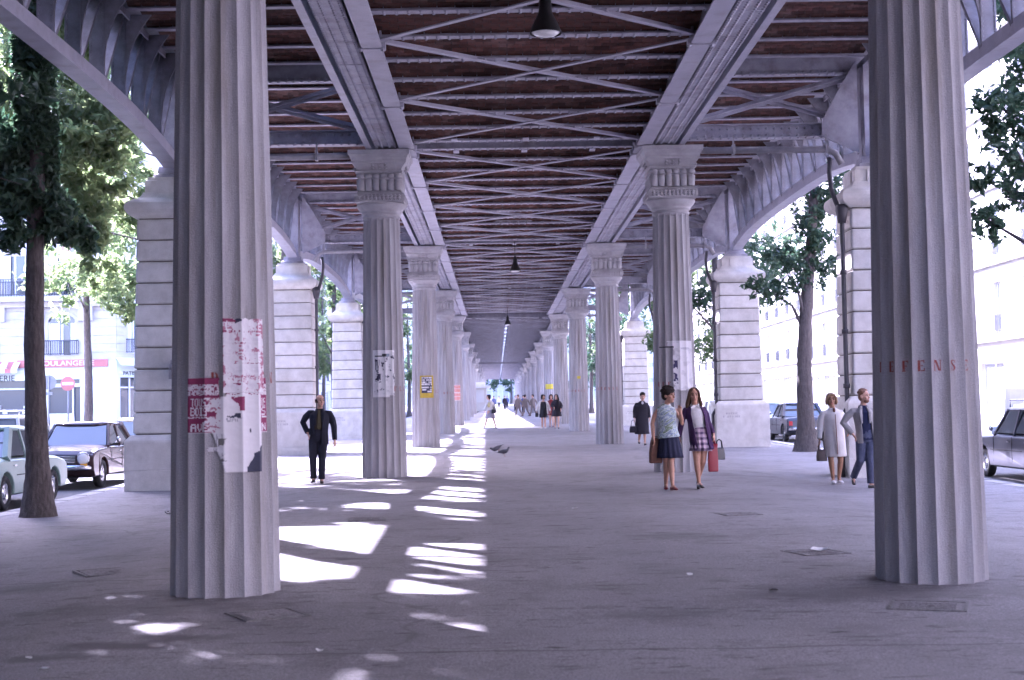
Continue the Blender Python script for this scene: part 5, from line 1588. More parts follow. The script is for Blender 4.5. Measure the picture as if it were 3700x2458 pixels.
    for i in range(5): gr.box(-.42, .42, hl + .012, hl + .02, .58 + .033 * i, .592 + .033 * i, 1)
    gr.build('grille', [M['dark'], M['chrome']], t)
    for s_ in (-1, 1):
        h = MB(); h.lathe([(.12, -.06), (.125, 0), (.115, .012), (.05, .03)], 18); o = h.build('headlight', M['lens'], t, (s_ * .58, hl - .015, .665), (R(-90), 0, 0))
        k = MB(); k.lathe([(.125, -.01), (.145, 0), (.14, .012), (.122, .014)], 18, caps=False); k.build('headlight_ring', M['chrome'], o)
        k = MB(); k.cbox(s_ * .6, hl + .005, .50 + .03, .14, .03, .05); k.build('indicator', M['amber'], t)
        k = MB(); k.cbox(s_ * (hw - .14), -hl + .0, .68, .12, .05, .16); k.build('tail_light', M['redlens'], t)
        for yy in (ax, -ax): wheel(t, s_ * (hw - .11), yy, r, s_)
    k = MB(); k.cbox(0, hl + .1, .4, .46, .01, .1); k.build('number_plate', M['black'], t)
    for yy in (.25, -.65):
        for xx in (-.36, .36):
            k = MB(); k.cbox(xx, yy, .72, .5, .45, .18); k.cbox(xx, yy - .26, .95, .5, .12, .5); k.build('seat', M['seat'], t)
    k = MB(); k.tube([(-hw + .05, yf - .25, .92), (-hw - .08, yf - .25, 1.02)], .01, 6); k.ell((-hw - .1, yf - .25, 1.05), .05, .03, .06, 8, 6); k.build('mirror', M['chrome'], t)
    k = MB(); k.tube([(hw - .05, yf - .25, .92), (hw + .08, yf - .25, 1.02)], .01, 6); k.ell((hw + .1, yf - .25, 1.05), .05, .03, .06, 8, 6); k.build('mirror', M['chrome'], t)
    if rack:
        k = MB()
        for yy in (yrr + .15, yrf - .1):
            k.tube([(-rw, yy, zt - .02), (-rw, yy, zt + .12), (rw, yy, zt + .12), (rw, yy, zt - .02)], .014, 6)
        for xx in (-rw, -rw / 2, 0, rw / 2, rw): k.tube([(xx, yrr + .15, zt + .125), (xx, yrf - .1, zt + .125)], .011, 6)
        k.build('roof_rack', M['chrome'], t)
    return t
car(-9.5, 26.75, 0, M['p_green'], 'pale green saloon parked behind the ivy-clad tree trunk', H=1.5, L=4.45)
car(-9.6, 33.35, PI, M['p_brown'], 'dark brown saloon facing the viewer beside the rusticated pier', L=4.45, H=1.46)
car(-12.9, 38.5, 0, M['p_white'], 'white car with a roof rack passing behind the pale green saloon', 'wagon', rack=True, H=1.6)
car(-10.2, 41.0, PI, M['p_cream'], 'cream car parked behind the dark brown saloon')
car(11.15, 28.9, 0, M['p_grey'], 'grey estate car with a roof rack at the right edge', 'wagon', L=4.5, H=1.5, rack=True)
car(14.4, 37.0, PI, M['p_blue'], 'pale blue car in the road beyond the grey estate car', roof_paint=M['p_white'])
car(11.5, 54.6, 0, M['p_black'], 'black saloon parked between the pier and the leaning tree')
car(11.4, 60.3, PI, M['p_blue'], 'light blue saloon parked just behind the black one')
car(11.4, 73, 0, M['p_cream'], 'cream car parked far along the right kerb', H=1.5)
car(-9.6, 49, 0, M['p_grey'], 'grey saloon parked along the left kerb behind the piers')
# delivery van
t = empty('delivery_van', (16.2, 40.5, rz(15, 40.5)), PI, 'white delivery van in the road at the right edge', 'van')
prof = [(-2.2, .35), (-2.25, 1.2), (-2.15, 2.35), (-1.9, 2.55), (1.0, 2.55), (1.35, 2.42), (1.85, 1.45), (2.2, 1.15), (2.3, .8), (2.25, .35), (1.75, .35)] + [(1.35 + .4 * math.cos(a), .35 + .4 * math.sin(a)) for a in [PI * i / 6 for i in range(1, 6)]] + [(.95, .35), (-.95, .35)] + [(-1.35 + .4 * math.cos(a), .35 + .4 * math.sin(a)) for a in [PI * i / 6 for i in range(1, 6)]] + [(-1.75, .35)]
mb = MB(); rgs = []
for s_ in (-1, -.9, 0, .9, 1):
    k = abs(s_); rgs.append([(s_ * .95 * (1 - .06 * max(0, z_ - 1.2)), y_ * (1 - .03 * (k > .95)), z_ - (.06 if k > .95 and z_ > 2 else 0)) for y_, z_ in prof])
mb.loft(rgs, 0, False); bevel(mb.build('body', M['p_white'], t), .03, 2, 35)
mb = MB(); mb.add([(-.72, 1.86, 1.5), (.72, 1.86, 1.5), (.68, 1.42, 2.34), (-.68, 1.42, 2.34), (-.72, 1.83, 1.5), (.72, 1.83, 1.5), (.68, 1.39, 2.34), (-.68, 1.39, 2.34)], [(0, 1, 2, 3), (7, 6, 5, 4), (0, 4, 5, 1), (1, 5, 6, 2), (2, 6, 7, 3), (3, 7, 4, 0)]); mb.build('windscreen', M['carglass'], t)
for s_ in (-1, 1):
    mb = MB(); mb.box(s_ * .90 - .015, s_ * .90 + .03 * s_ + .015, .55, 1.3, 1.5, 2.1); mb.build('side_window', M['carglass'], t)
    h = MB(); h.lathe([(.11, -.03), (.12, 0), (.05, .03)], 14); h.build('headlight', M['lens'], t, (s_ * .65, 2.27, .85), (R(-90), 0, 0))
    for yy in (1.35, -1.35): wheel(t, s_ * .84, yy, .33, s_)
mb = MB(); mb.box(-.92, .92, 2.27, 2.36, .42, .54); mb.build('bumper', M['chrome'], t)
mb = MB(); mb.box(-.7, .7, -1.9, 1.6, .3, .7); mb.build('underbody', M['dark'], t)
# ------------------------------------------------------------------ people
def skin(name, c): return mat(name, c, tuple(v * .85 for v in c), .55, 30, sub=.1)
M['skin'] = skin('skin_fair', (.52, .30, .21)); M['skin2'] = skin('skin_tan', (.47, .25, .165)); M['skin3'] = skin('skin_legs', (.33, .17, .095))
M['lips'] = mat('lips', (.35, .1, .09), None, .5); M['eye'] = mat('eye', (.02, .018, .018), None, .25)
def cloth(name, c, k=.8, sc=25): return mat(name, c, tuple(v * k for v in c), .9, sc, bump=.15, bscale=90)
M['suit'] = cloth('navy_suit', (.013, .014, .028)); M['shirt_brown'] = cloth('brown_shirt', (.045, .033, .022)); M['tie'] = cloth('olive_tie', (.11, .09, .045)); M['shoe_dark'] = mat('dark_leather', (.025, .018, .016), None, .35)
M['hair_dark'] = mat('hair_dark', (.015, .011, .01), (.03, .022, .02), .85, 40, spec=.2); M['hair_brown'] = mat('hair_brown', (.06, .032, .02), (.1, .055, .03), .75, 40, spec=.3); M['hair_blond'] = mat('hair_blond', (.28, .18, .1), (.2, .12, .06), .5, 40); M['hair_red'] = mat('hair_red', (.2, .09, .045), (.13, .06, .03), .55, 40)
M['navy_skirt'] = cloth('navy_skirt', (.012, .014, .04)); M['red_shoe'] = mat('red_leather', (.16, .014, .016), None, .4); M['brown_bag'] = mat('brown_bag', (.16, .065, .035), (.1, .04, .025), .7, 14, bump=.2)
M['purple'] = cloth('purple_cardigan', (.042, .012, .062)); M['white_knit'] = cloth('white_knit', (.6, .58, .58), .92); M['red_bag'] = mat('red_bag', (.22, .006, .014), None, .4); M['black_bag'] = mat('black_bag', (.02, .02, .022), None, .4)
M['coat_dark'] = cloth('dark_coat', (.015, .013, .022)); M['coat_white'] = cloth('pale_coat', (.58, .55, .52), .86, 5); M['jacket_grey'] = cloth('grey_jacket', (.30, .285, .275), .8, 60); M['sweater'] = cloth('navy_sweater', (.009, .013, .05)); M['jeans'] = mat('jeans', (.03, .035, .07), (.075, .085, .13), .9, 6, bump=.1)
M['black_dress'] = cloth('black_dress', (.02, .02, .025)); M['khaki'] = cloth('khaki_cloth', (.16, .13, .12)); M['grey_skirt'] = cloth('grey_skirt', (.27, .25, .29)); M['yellow'] = cloth('yellow_top', (.55, .5, .25)); M['blue_cloth'] = cloth('blue_cloth', (.08, .1, .25))
def band_mat(name, cols, scale, rot, dist=2.0, ramp='LINEAR'):
    m = bpy.data.materials.new(name); m.use_nodes = True; N = m.node_tree.nodes; L = m.node_tree.links
    tc = N.new('ShaderNodeTexCoord'); m0 = N.new('ShaderNodeMapping'); m0.inputs['Rotation'].default_value = rot; L.new(tc.outputs['Object'], m0.inputs['Vector']); mp = N.new('ShaderNodeMapping'); L.new(m0.outputs['Vector'], mp.inputs['Vector'])
    w = N.new('ShaderNodeTexNoise'); w.inputs['Scale'].default_value = scale; w.inputs['Detail'].default_value = 3
    mp.inputs['Scale'].default_value = (1, 1, .06); L.new(mp.outputs['Vector'], w.inputs['Vector'])
    cr = N.new('ShaderNodeValToRGB'); cr.color_ramp.interpolation = ramp; e = cr.color_ramp.elements
    for i, c in enumerate(cols):
        p = .28 + .44 * i / (len(cols) - 1)
        if i < 2: e[i].position = p; e[i].color = (*c, 1)
        else: x = e.new(p); x.color = (*c, 1)
    L.new(w.outputs['Fac'], cr.inputs['Fac']); L.new(cr.outputs['Color'], N['Principled BSDF'].inputs['Base Color']); N['Principled BSDF'].inputs['Roughness'].default_value = .9
    return m
M['striped'] = band_mat('striped_blouse', [(.14, .18, .12), (.42, .5, .5), (.2, .25, .34), (.5, .56, .56), (.16, .22, .13), (.48, .53, .52), (.3, .36, .25)], 22, (0, R(-55), 0), ramp='CONSTANT')
def plaid_mat():
    m = bpy.data.materials.new('plaid'); m.use_nodes = True; N = m.node_tree.nodes; L = m.node_tree.links
    tc = N.new('ShaderNodeTexCoord'); out = None
    for ax, sc, ph in (('Z', 70, .6), ('X', 60, 0)):
        w = N.new('ShaderNodeTexWave'); w.bands_direction = ax; w.inputs['Scale'].default_value = sc / 20 * 1.0; w.inputs['Phase Offset'].default_value = ph; w.inputs['Distortion'].default_value = .8; w.inputs['Detail Scale'].default_value = 6
        L.new(tc.outputs['Object'], w.inputs['Vector']); r = N.new('ShaderNodeMapRange'); r.inputs['From Min'].default_value = .35; r.inputs['From Max'].default_value = .7
        L.new(w.outputs['Fac'], r.inputs['Value'])
        if out is None: out = r.outputs['Result']
        else:
            a = N.new('ShaderNodeMath'); a.operation = 'MULTIPLY_ADD'; L.new(out, a.inputs[0]); a.inputs[1].default_value = .62; b = N.new('ShaderNodeMath'); b.operation = 'MULTIPLY'; L.new(r.outputs['Result'], b.inputs[0]); b.inputs[1].default_value = .38
            L.new(b.outputs[0], a.inputs[2]); out = a.outputs[0]
    x = N.new('ShaderNodeMix'); x.data_type = 'RGBA'; x.inputs[6].default_value = (.5, .38, .44, 1); x.inputs[7].default_value = (.08, .045, .11, 1); L.new(out, x.inputs[0]); L.new(x.outputs[2], N['Principled BSDF'].inputs['Base Color']); N['Principled BSDF'].inputs['Roughness'].default_value = .9
    return m
M['plaid'] = plaid_mat()

def V(*a): return Vector(a)
def hand(mb, w, d, side, curl=.35, spread=V(1, 0, 0), s=1.0):
    """palm and five fingers; w wrist, d hand direction, side = direction the thumb leaves"""
    d = Vector(d).normalized(); th = Vector(side).normalized(); n = d.cross(th).normalized()
    p1 = w + d * .085 * s
    mb.tube([w - d * .02, w + d * .03 * s, p1], [.024 * s, .034 * s, .036 * s], 8, 0, [.02 * s, .018 * s, .014 * s], n)
    for i, (o, l) in enumerate(((.028, .072), (.010, .08), (-.010, .074), (-.028, .058))):
        b = p1 - d * .01 * s + th * o * s; c = curl * (1 + .15 * i)
        q1 = b + (d * math.cos(c * .5) + n * math.sin(c * .5)) * l * .5 * s; q2 = q1 + (d * math.cos(c * 1.5) + n * math.sin(c * 1.5)) * l * .5 * s
        mb.tube([b - d * .02 * s, b, q1, q2], [.0095 * s, .0095 * s, .009 * s, .0075 * s], 6)
    b = w + d * .03 * s + th * .025 * s; q1 = b + (d * .6 + th * .8).normalized() * .035 * s; q2 = q1 + (d * .92 + th * .35 + n * .2).normalized() * .03 * s
    mb.tube([w + d * .015 * s, b, q1, q2], [.014 * s, .012 * s, .011 * s, .009 * s], 6)
def head(mb, c, yaw, pitch=0.0, s=1.0, female=False):
    """skull, jaw, nose, ears; yaw = 0 looks towards -Y, positive turns to +X"""
    rot = Matrix.Rotation(yaw, 3, 'Z') @ Matrix.Rotation(pitch, 3, 'X')
    P = lambda x, y, z: Vector(c) + rot @ Vector((x * s, y * s, z * s))
    mb.ell(P(0, .012, .03), .077 * s, .096 * s, .092 * s, 16, 12, 0, rot)
    mb.ell(P(0, -.022, -.045), (.056 if female else .06) * s, .066 * s, .072 * s, 14, 10, 0, rot)
    mb.ell(P(0, -.06, -.092), .026 * s, .024 * s, .02 * s, 10, 8, 0, rot)
    mb.tube([P(0, -.078, .02), P(0, -.098, -.012), P(0, -.103, -.026), P(0, -.085, -.034)], [.009 * s, .012 * s, .015 * s, .012 * s], 8)
    for e in (-1, 1):
        mb.ell(P(e * .078, .012, -.008), .011 * s, .022 * s, .032 * s, 8, 6, 0, rot)
        mb.ell(P(e * .03, -.074, .03), .024 * s, .014 * s, .008 * s, 8, 6, 0, rot)
        mb.ell(P(e * .042, -.06, -.02), .022 * s, .02 * s, .018 * s, 8, 6, 0, rot)
    return P, rot
def face(parent, P, rot, s=1.0, lips='lips', glasses=False):
    mb = MB()
    for e in (-1, 1): mb.ell(P(e * .031, -.079, .012), .015 * s, .008 * s, .008 * s, 8, 6, 0, rot)
    mb.build('eyes', M['eye'], parent)
    mb = MB()
    for e in (-1, 1): mb.tube([P(e * .012, -.090, .034), P(e * .032, -.090, .042), P(e * .052, -.074, .036)], [.004 * s, .0055 * s, .003 * s], 6)
    mb.build('eyebrows', M['hair_dark'], parent)
    mb = MB(); mb.ell(P(0, -.086, -.062), .024 * s, .009 * s, .009 * s, 8, 6, 0, rot); mb.build('lips', M[lips], parent)
LEGR = dict(m=((.088, .082, .058, .055, .05, .036), ), f=((.082, .075, .052, .050, .046, .032),))
def limb_pts(a, b, c, bulge=None):
    a, b, c = Vector(a), Vector(b), Vector(c)
    return [a, a + (b - a) * .5, b, b + (c - b) * .3, b + (c - b) * .6, c]
def person(label, x, y, J, body_mat, hairf, clothes, yaw=0, female=False, voxel=.009, group=None, hd=(0, 0), hands=True, s=1.0, bare=False, leg_mat=None, z=None):
    t = empty('person', (x, y, gz(x, y) if z is None else z), yaw, label, 'person', group)
    b = MB(); f = .92 if female else 1.0
    nk, hdc = Vector(J['neck']), Vector(J['head'])
    pel = Vector(J['pelvis']); ch = nk + Vector((0, .02, -.17)); wa = pel + (ch - pel) * .45
    b.tube([pel + V(0, 0, -.1), pel, wa, ch, nk + V(0, .01, -.06)], [.13 * f, .145, .115 * f, .135 * f, .065], 14, 0, [.09, .1, .085, .09, .055], (0, 1, 0))
    b.tube([nk + V(0, .015, -.06), nk + (hdc - nk) * .5 + V(0, .012, 0), hdc + V(0, .01, 0)], [.06 * f, .05 * f, .05 * f], 10)
    P, rot = head(b, hdc, hd[0], hd[1], s, female)
    for k in ('L', 'R'):
        sh, el, wr = (Vector(J[n + k]) for n in ('sh', 'el', 'wr'))
        b.tube([nk + (sh - nk) * .42 + V(0, .01, -.06), sh + (nk - sh) * .12 + V(0, 0, -.045), sh + (el - sh) * .5, el, el + (wr - el) * .35, wr], [.045 * f, .047 * f, .043 * f, .038 * f, .04 * f, .026], 10)
        hp, kn, an, to = (Vector(J[n + k]) for n in ('hp', 'kn', 'an', 'to'))
        r_ = (.09, .078, .056, .057, .046, .034) if not female else (.088, .074, .052, .052, .042, .029)
        b.tube(limb_pts(hp, kn, an), list(r_), 10)
        b.tube([an + V(0, .03, -.03), an + (to - an) * .35 + V(0, 0, -.01), to], [.036, .036, .024], 8)
        if hands: hand(b, wr, J.get('hd' + k, (0, 0, -1)), J.get('th' + k, (0, -1, 0)), J.get('cu' + k, .5))
    bd = remesh(b, 'body', body_mat, t, voxel, 3)
    face(bd, P, rot, s)
    hairf(bd, P, rot)
    for c in clothes: c(t, J)
    return t
def garment(name, m, mbf, voxel=.011, sm=4):
    def go(t, J):
        b = MB(); mbf(b, J); remesh(b, name, M[m], t, voxel, sm)
    return go
def sleeve(b, J, k, r, cut=1.0, elbow=True):
    sh, el, wr = (Vector(J[n + k]) for n in ('sh', 'el', 'wr')); nk = Vector(J['neck'])
    b.tube([nk + (sh - nk) * .5 + V(0, .01, -.05), sh + (nk - sh) * .1 + V(0, 0, -.035), sh + (el - sh) * .5, el, el + (wr - el) * .5, wr + (el - wr) * (1 - cut)], [r * .85, r * 1.0, r, r * .92, r * .82, r * .74], 10)
def trunk(b, J, lv, mi=0):
    """lv: (z, x, y, rx, ry)"""
    b.tube([(p[1], p[2], p[0]) for p in lv], [p[3] for p in lv], 20, mi, [p[4] for p in lv], (0, 1, 0))
def trouser(b, J, r=(.1, .09, .074, .07, .066, .064), drop=.0):
    pel = Vector(J['pelvis'])
    b.tube([pel + V(0, 0, .12), pel, pel + V(0, 0, -.1)], [.155, .17, .14], 14, 0, [.125, .13, .115])
    for k in 'LR':
        hp, kn, an = (Vector(J[n + k]) for n in ('hp', 'kn', 'an'))
        b.tube(limb_pts(hp, kn, an + V(0, 0, drop)), list(r), 12)
def shoes(m, heel=0.0, size=1.0):
    def go(t, J):
        for k in 'LR':
            an, to = Vector(J['an' + k]), Vector(J['to' + k]); b = MB(); d = (to - an); d.z = 0; 
            dd = d.normalized() if d.length > .01 else V(0, -1, 0)
            sole = min(an.z - .07, to.z - .02)
            h = an + V(0, 0, -.055) - dd * .045
            b.tube([h + V(0, 0, .01), an + V(0, 0, -.05) + dd * .02, an + (to - an) * .55 + V(0, 0, -.01), to + V(0, 0, .003), to + dd * .035], [.03 * size, .038 * size, .042 * size, .04 * size, .022 * size], 10, 0, [.034, .036, .03, .022, .012], (0, 0, 1))
            b.tube([h + V(0, 0, .02), h + V(0, 0, -.03 - heel)], [.028, .024], 8)
            remesh(b, 'shoe', M[m], t, .007, 2)
    return go
def belt_pt(J): return Vector(J['pelvis'])

def pleated(name, m, z0, z1, c0, c1, r0, r1, n=18, amp=.012, ry=.8):
    def go(t, J):
        b = MB(); rings = []; nn = n * 4
        for q in (0, .12, .35, .6, .85, 1.0, 1.0, .6, .12):
            inner = len(rings) >= 6
            z = z0 + (z1 - z0) * q; rr_ = r0 + (r1 - r0) * q - (.012 if inner else 0); cx = c0[0] + (c1[0] - c0[0]) * q; cyy = c0[1] + (c1[1] - c0[1]) * q
            rings.append([(cx + (rr_ + amp * q * math.sin(2 * PI * j / 4)) * math.cos(2 * PI * j / nn), cyy + (rr_ * ry + amp * q * math.sin(2 * PI * j / 4)) * math.sin(2 * PI * j / nn), z) for j in range(nn)])
        b.loft(rings, 0, True); b.build(name, M[m], t)
    return go

# hair styles
def hair_bald(m):
    def go(p, P, rot):
        b = MB()
        for i in range(11):
            a = R(-20 + 220 * i / 10)
            b.ell(P(.07 * math.cos(a), .02 + .082 * math.sin(a), .0), .022, .022, .045, 8, 6, 0, rot)
        remesh(b, 'hair', M[m], p, .008, 3)
    return go
def hair_short(m, vol=1.0, fringe=True):
    def go(p, P, rot):
        b = MB(); rr = random.Random(3)
        b.ell(P(0, .026, .055), .083 * vol, .092 * vol, .082 * vol, 14, 10, 0, rot)
        b.ell(P(0, .055, .0), .08 * vol, .06 * vol, .085, 12, 8, 0, rot)
        for i in range(40):
            a = rr.uniform(0, 2 * PI); e = rr.uniform(.2, 1.4); x_, y_, z_ = math.cos(a) * math.cos(e), math.sin(a) * math.cos(e), math.sin(e)
            if y_ < -.55 and e < .7: continue
            b.ell(P(x_ * .082 * vol, .026 + y_ * .092 * vol, .05 + z_ * .085 * vol), .022, .022, .018, 7, 5, 0, rot)
        if fringe: b.ell(P(.01, -.062, .085), .06, .03, .028, 10, 6, 0, rot)
        remesh(b, 'hair', M[m], p, .008, 2)
    return go
def hair_long(m, ln=.3, w=.09, back=.05):
    def go(p, P, rot):
        b = MB()
        b.ell(P(0, .03, .055), .086, .095, .08, 14, 10, 0, rot)
        for e in (-1, 1):
            b.tube([P(e * .03, -.045, .115), P(e * .072, -.03, .06), P(e * (w - .002), -.005, -.04), P(e * (w + .02), .0, -.14), P(e * (w + .025), .01, -.14 - ln * .5)], [.02, .026, .03, .034, .018], 8, 0, [.03, .045, .05, .04, .02])
        b.tube([P(0, .07, .05), P(0, .085, -.06), P(0, .08 + back, -.15), P(0, .07 + back, -.15 - ln)], [.07, .09, .1, .07], 10, 0, [.05, .05, .045, .025])
        remesh(b, 'hair', M[m], p, .009, 3)
    return go
def hair_bob(m, ln=.1):
    def go(p, P, rot):
        b = MB(); b.ell(P(0, .03, .055), .09, .098, .083, 14, 10, 0, rot); b.ell(P(0, .055, -.02), .092, .065, .1, 12, 8, 0, rot)
        for e in (-1, 1): b.tube([P(e * .035, -.05, .115), P(e * .078, -.03, .05), P(e * .09, .0, -.03), P(e * .085, .02, -.03 - ln)], [.02, .026, .03, .02], 8, 0, [.03, .045, .05, .03])
        b.ell(P(.02, -.06, .092), .05, .03, .024, 10, 6, 0, rot); remesh(b, 'hair', M[m], p, .009, 3)
    return go

# 1 --- man in the dark suit
J = dict(pelvis=(0, .02, .93), neck=(.03, 0, 1.45), head=(.04, -.02, 1.60), shL=(-.19, .02, 1.395), elL=(-.31, .1, 1.19), wrL=(-.205, -.02, .985), shR=(.235, .02, 1.38), elR=(.295, .04, 1.10), wrR=(.315, -.02, .84),
         hpL=(-.095, .02, .9), knL=(-.11, -.02, .49), anL=(-.115, .1, .11), toL=(-.13, -.07, .045), hpR=(.085, .02, .9), knR=(.07, -.03, .48), anR=(.055, -.02, .095), toR=(.08, -.19, .035), hdL=(.35, -.2, -.9), hdR=(.1, -.1, -1), thL=(0, -1, 0), thR=(-.5, -1, 0))
def jacket_open(m, z_hem, sw=.21, hemL=None, op=.075):
    def f(b, J):
        nk = Vector(J['neck'])
        pel = Vector(J['pelvis'])
        for sg, k in ((-1, 'L'), (1, 'R')):
            sh = Vector(J['sh' + k]); zh = hemL if (hemL and sg < 0) else z_hem
            cx = lambda z: pel.x + (nk.x - pel.x) * (z - .9) / .5
            zs = [zh, zh + .12, 1.0, 1.15, 1.27, 1.34, 1.385, nk.z - .035]
            xo = [sw * .95, sw * .92, sw * .84, sw * .88, sw * .94, abs(sh.x - nk.x) * .9, abs(sh.x - nk.x) * .66, .085]
            rgs = []
            for z, xx in zip(zs, xo):
                c_ = cx(z); xi = op * (1.0 if z < 1.25 else .6 if z < 1.38 else .45)
                pts = []
                n = 10
                for i in range(n + 1):                       # outer skin from the front edge round the side to the back
                    a = -PI / 2 + PI * i / n
                    x_ = xi * .2 + (xx - xi * .2) * max(0, math.cos(a)) ** .7 if i not in (0, n) else (xi if i == 0 else -.01)
                    pts.append((c_ + sg * x_, (nk.y + .02) + .145 * math.sin(a) * (1 if z < 1.38 else .8), z))
                ins = [(c_ + (p[0] - c_) * .9 + sg * .0, (p[1] - nk.y - .02) * .88 + nk.y + .02, z) for p in reversed(pts)]
                rgs.append(pts + ins)
            b.loft(rgs, 0, True)
            sleeve(b, J, k, .067, .98)
            # lapel
            b.tube([(nk.x + sg * .05, nk.y - .03, nk.z - .01), (nk.x + sg * .085, nk.y - .12, nk.z - .13), (nk.x + sg * .07, nk.y - .15, nk.z - .32)], [.03, .035, .02], 8, 0, [.018, .014, .012])
        b.tube([(nk.x - .07, nk.y + .01, nk.z - .02), (nk.x, nk.y + .06, nk.z), (nk.x + .07, nk.y + .01, nk.z - .02)], [.03] * 3, 8)
    return garment('jacket', m, f, .009, 3)
def shirtf(zlo, rx_=.15, ry_=.11):
    def f(b, J):
        nk = Vector(J['neck']); pel = Vector(J['pelvis']); cx = lambda z: pel.x + (nk.x - pel.x) * (z - .9) / .5
        trunk(b, J, [(zlo, cx(zlo), .02, rx_, ry_), (1.05, cx(1.05), .02, rx_ * .93, ry_), (1.2, cx(1.2), .02, rx_ * .98, ry_ * 1.05), (1.34, cx(1.34), .02, rx_ * .95, ry_ * .95), (1.42, nk.x, .02, .09, .075), (nk.z + .01, nk.x, .015, .062, .06)])
    return f
def tie_(t, J):
    nk = Vector(J['neck']); b = MB(); b.loft([[(nk.x + x_, nk.y - .095 - y_, z) for x_, y_ in ((-w, 0), (w, 0), (w, .012), (-w, .012))] for z, w, in ((nk.z - .03, .02), (nk.z - .06, .016), (nk.z - .36, .036), (nk.z - .40, .005))], 0, False)
    for v in range(len(b.v)):
        x_, y_, z_ = b.v[v]; b.v[v] = (x_, y_ - .03 * sstep(nk.z - .03, nk.z - .2, z_), z_)
    b.build('tie', M['tie'], t)
person('bald man in an open dark navy suit and brown shirt, one hand in his pocket', -3.45, 27.55, J, M['skin'], hair_bald('hair_dark'),
       [garment('trousers', 'suit', trouser), garment('shirt', 'shirt_brown', shirtf(.93)), tie_, jacket_open('suit', .76, hemL=.95), shoes('shoe_dark')], hd=(.55, 0), voxel=.008, s=1.0)

# 2 --- woman with the striped blouse
J = dict(pelvis=(.035, .02, .90), neck=(.0, .0, 1.40), head=(.045, -.02, 1.565), shL=(-.165, .02, 1.355), elL=(-.235, .03, 1.11), wrL=(-.225, .0, .88), shR=(.15, .02, 1.36), elR=(.255, -.02, 1.10), wrR=(.215, -.14, 1.27),
         hpL=(-.045, .02, .87), knL=(-.02, .0, .475), anL=(-.03, .06, .10), toL=(-.045, -.09, .045), hpR=(.11, .02, .87), knR=(.05, -.06, .475), anR=(.06, -.1, .10), toR=(.10, -.25, .04), hdL=(.1, -.1, -1), hdR=(-.15, -.1, 1), thL=(0, -1, 0), thR=(-1, 0, .2), cuR=.5)
def blouse(b, J):
    nk = Vector(J['neck'])
    trunk(b, J, [(.875, .03, .02, .19, .14), (.98, .02, .02, .165, .135), (1.08, .015, .02, .15, .13), (1.2, .005, .0, .16, .145), (1.28, 0, .01, .17, .13), (1.36, -.005, .02, .155, .09), (1.40, 0, .02, .085, .075), (1.435, .002, .01, .06, .06)])
person('woman with short dark curly hair, striped sleeveless blouse and navy skirt, one hand raised', 2.79, 23.4, J, M['skin2'], hair_short('hair_dark', 1.25),
       [garment('blouse', 'striped', blouse, .009), pleated('skirt', 'navy_skirt', .93, .545, (.03, .02), (.045, .0), .16, .215, 14, .014, .8), shoes('red_shoe', .0)], hd=(.85, 0), female=True, voxel=.008, s=1.05)
def bag(name, label, cat, x, y, z, m, w, d, h, handle=.12, yaw=0, soft=False, top=.75, sq=.5):
    t = empty(name, (x, y, gz(x, y) + z), yaw, label, cat)
    b = MB(); rgs = []
    for q, k in ((0, .86), (.05, .97), (.4, 1.0), (.8, .92 if not soft else .8), (1.0, top)):
        rgs.append([(w / 2 * k * math.copysign(abs(math.cos(a)) ** sq, math.cos(a)), d / 2 * (1 - .6 * q) * math.copysign(abs(math.sin(a)) ** sq, math.sin(a)), h * q) for a in [2 * PI * i / 16 for i in range(16)]])
    b.loft(rgs, 0, True); b.build('bag_body', m, t)
    if handle:
        for e in (-1, 1):
            b = MB(); b.tube([(-w * .28, e * .015, h * .97), (-w * .2, e * .012, h + handle * .8), (0, e * .01, h + handle), (w * .2, e * .012, h + handle * .8), (w * .28, e * .015, h * .97)], .008, 6); b.build('handle', m, t)
    return t
bag('shoulder_bag', 'large soft brown bag hanging from the arm of the woman in the striped blouse', 'bag', 2.60, 23.44, .46, M['brown_bag'], .22, .14, .42, .02, .2, True, .55)

# 3 --- young woman in purple
J = dict(pelvis=(.045, .02, .91), neck=(-.04, 0, 1.405), head=(-.05, -.02, 1.56), shL=(-.205, .02, 1.345), elL=(-.265, .04, 1.09), wrL=(-.315, .0, .865), shR=(.13, .02, 1.355), elR=(.18, .05, 1.12), wrR=(.262, -.03, .915),
         hpL=(-.03, .02, .88), knL=(-.03, -.05, .455), anL=(.0, -.03, .115), toL=(.035, -.19, .04), hpR=(.115, .02, .88), knR=(.075, .0, .455), anR=(.03, .26, .165), toR=(.025, .17, .06), hdL=(.05, -.15, -1), hdR=(.1, -.1, -1), thL=(.5, -1, 0), thR=(-.5, -1, 0))
def knit(b, J):
    trunk(b, J, [(1.0, .03, .02, .14, .105), (1.1, .01, .02, .14, .11), (1.2, -.01, .0, .155, .13), (1.27, -.02, .005, .155, .125), (1.345, -.035, .02, .14, .09), (1.39, -.04, .02, .08, .07), (1.42, -.04, .01, .06, .055)])
    for e in (-1, 1): b.tube([(-.04 + e * .02, -.06, 1.385), (-.04 + e * .08, -.085, 1.35)], [.02, .012], 6, 0, [.012, .008])
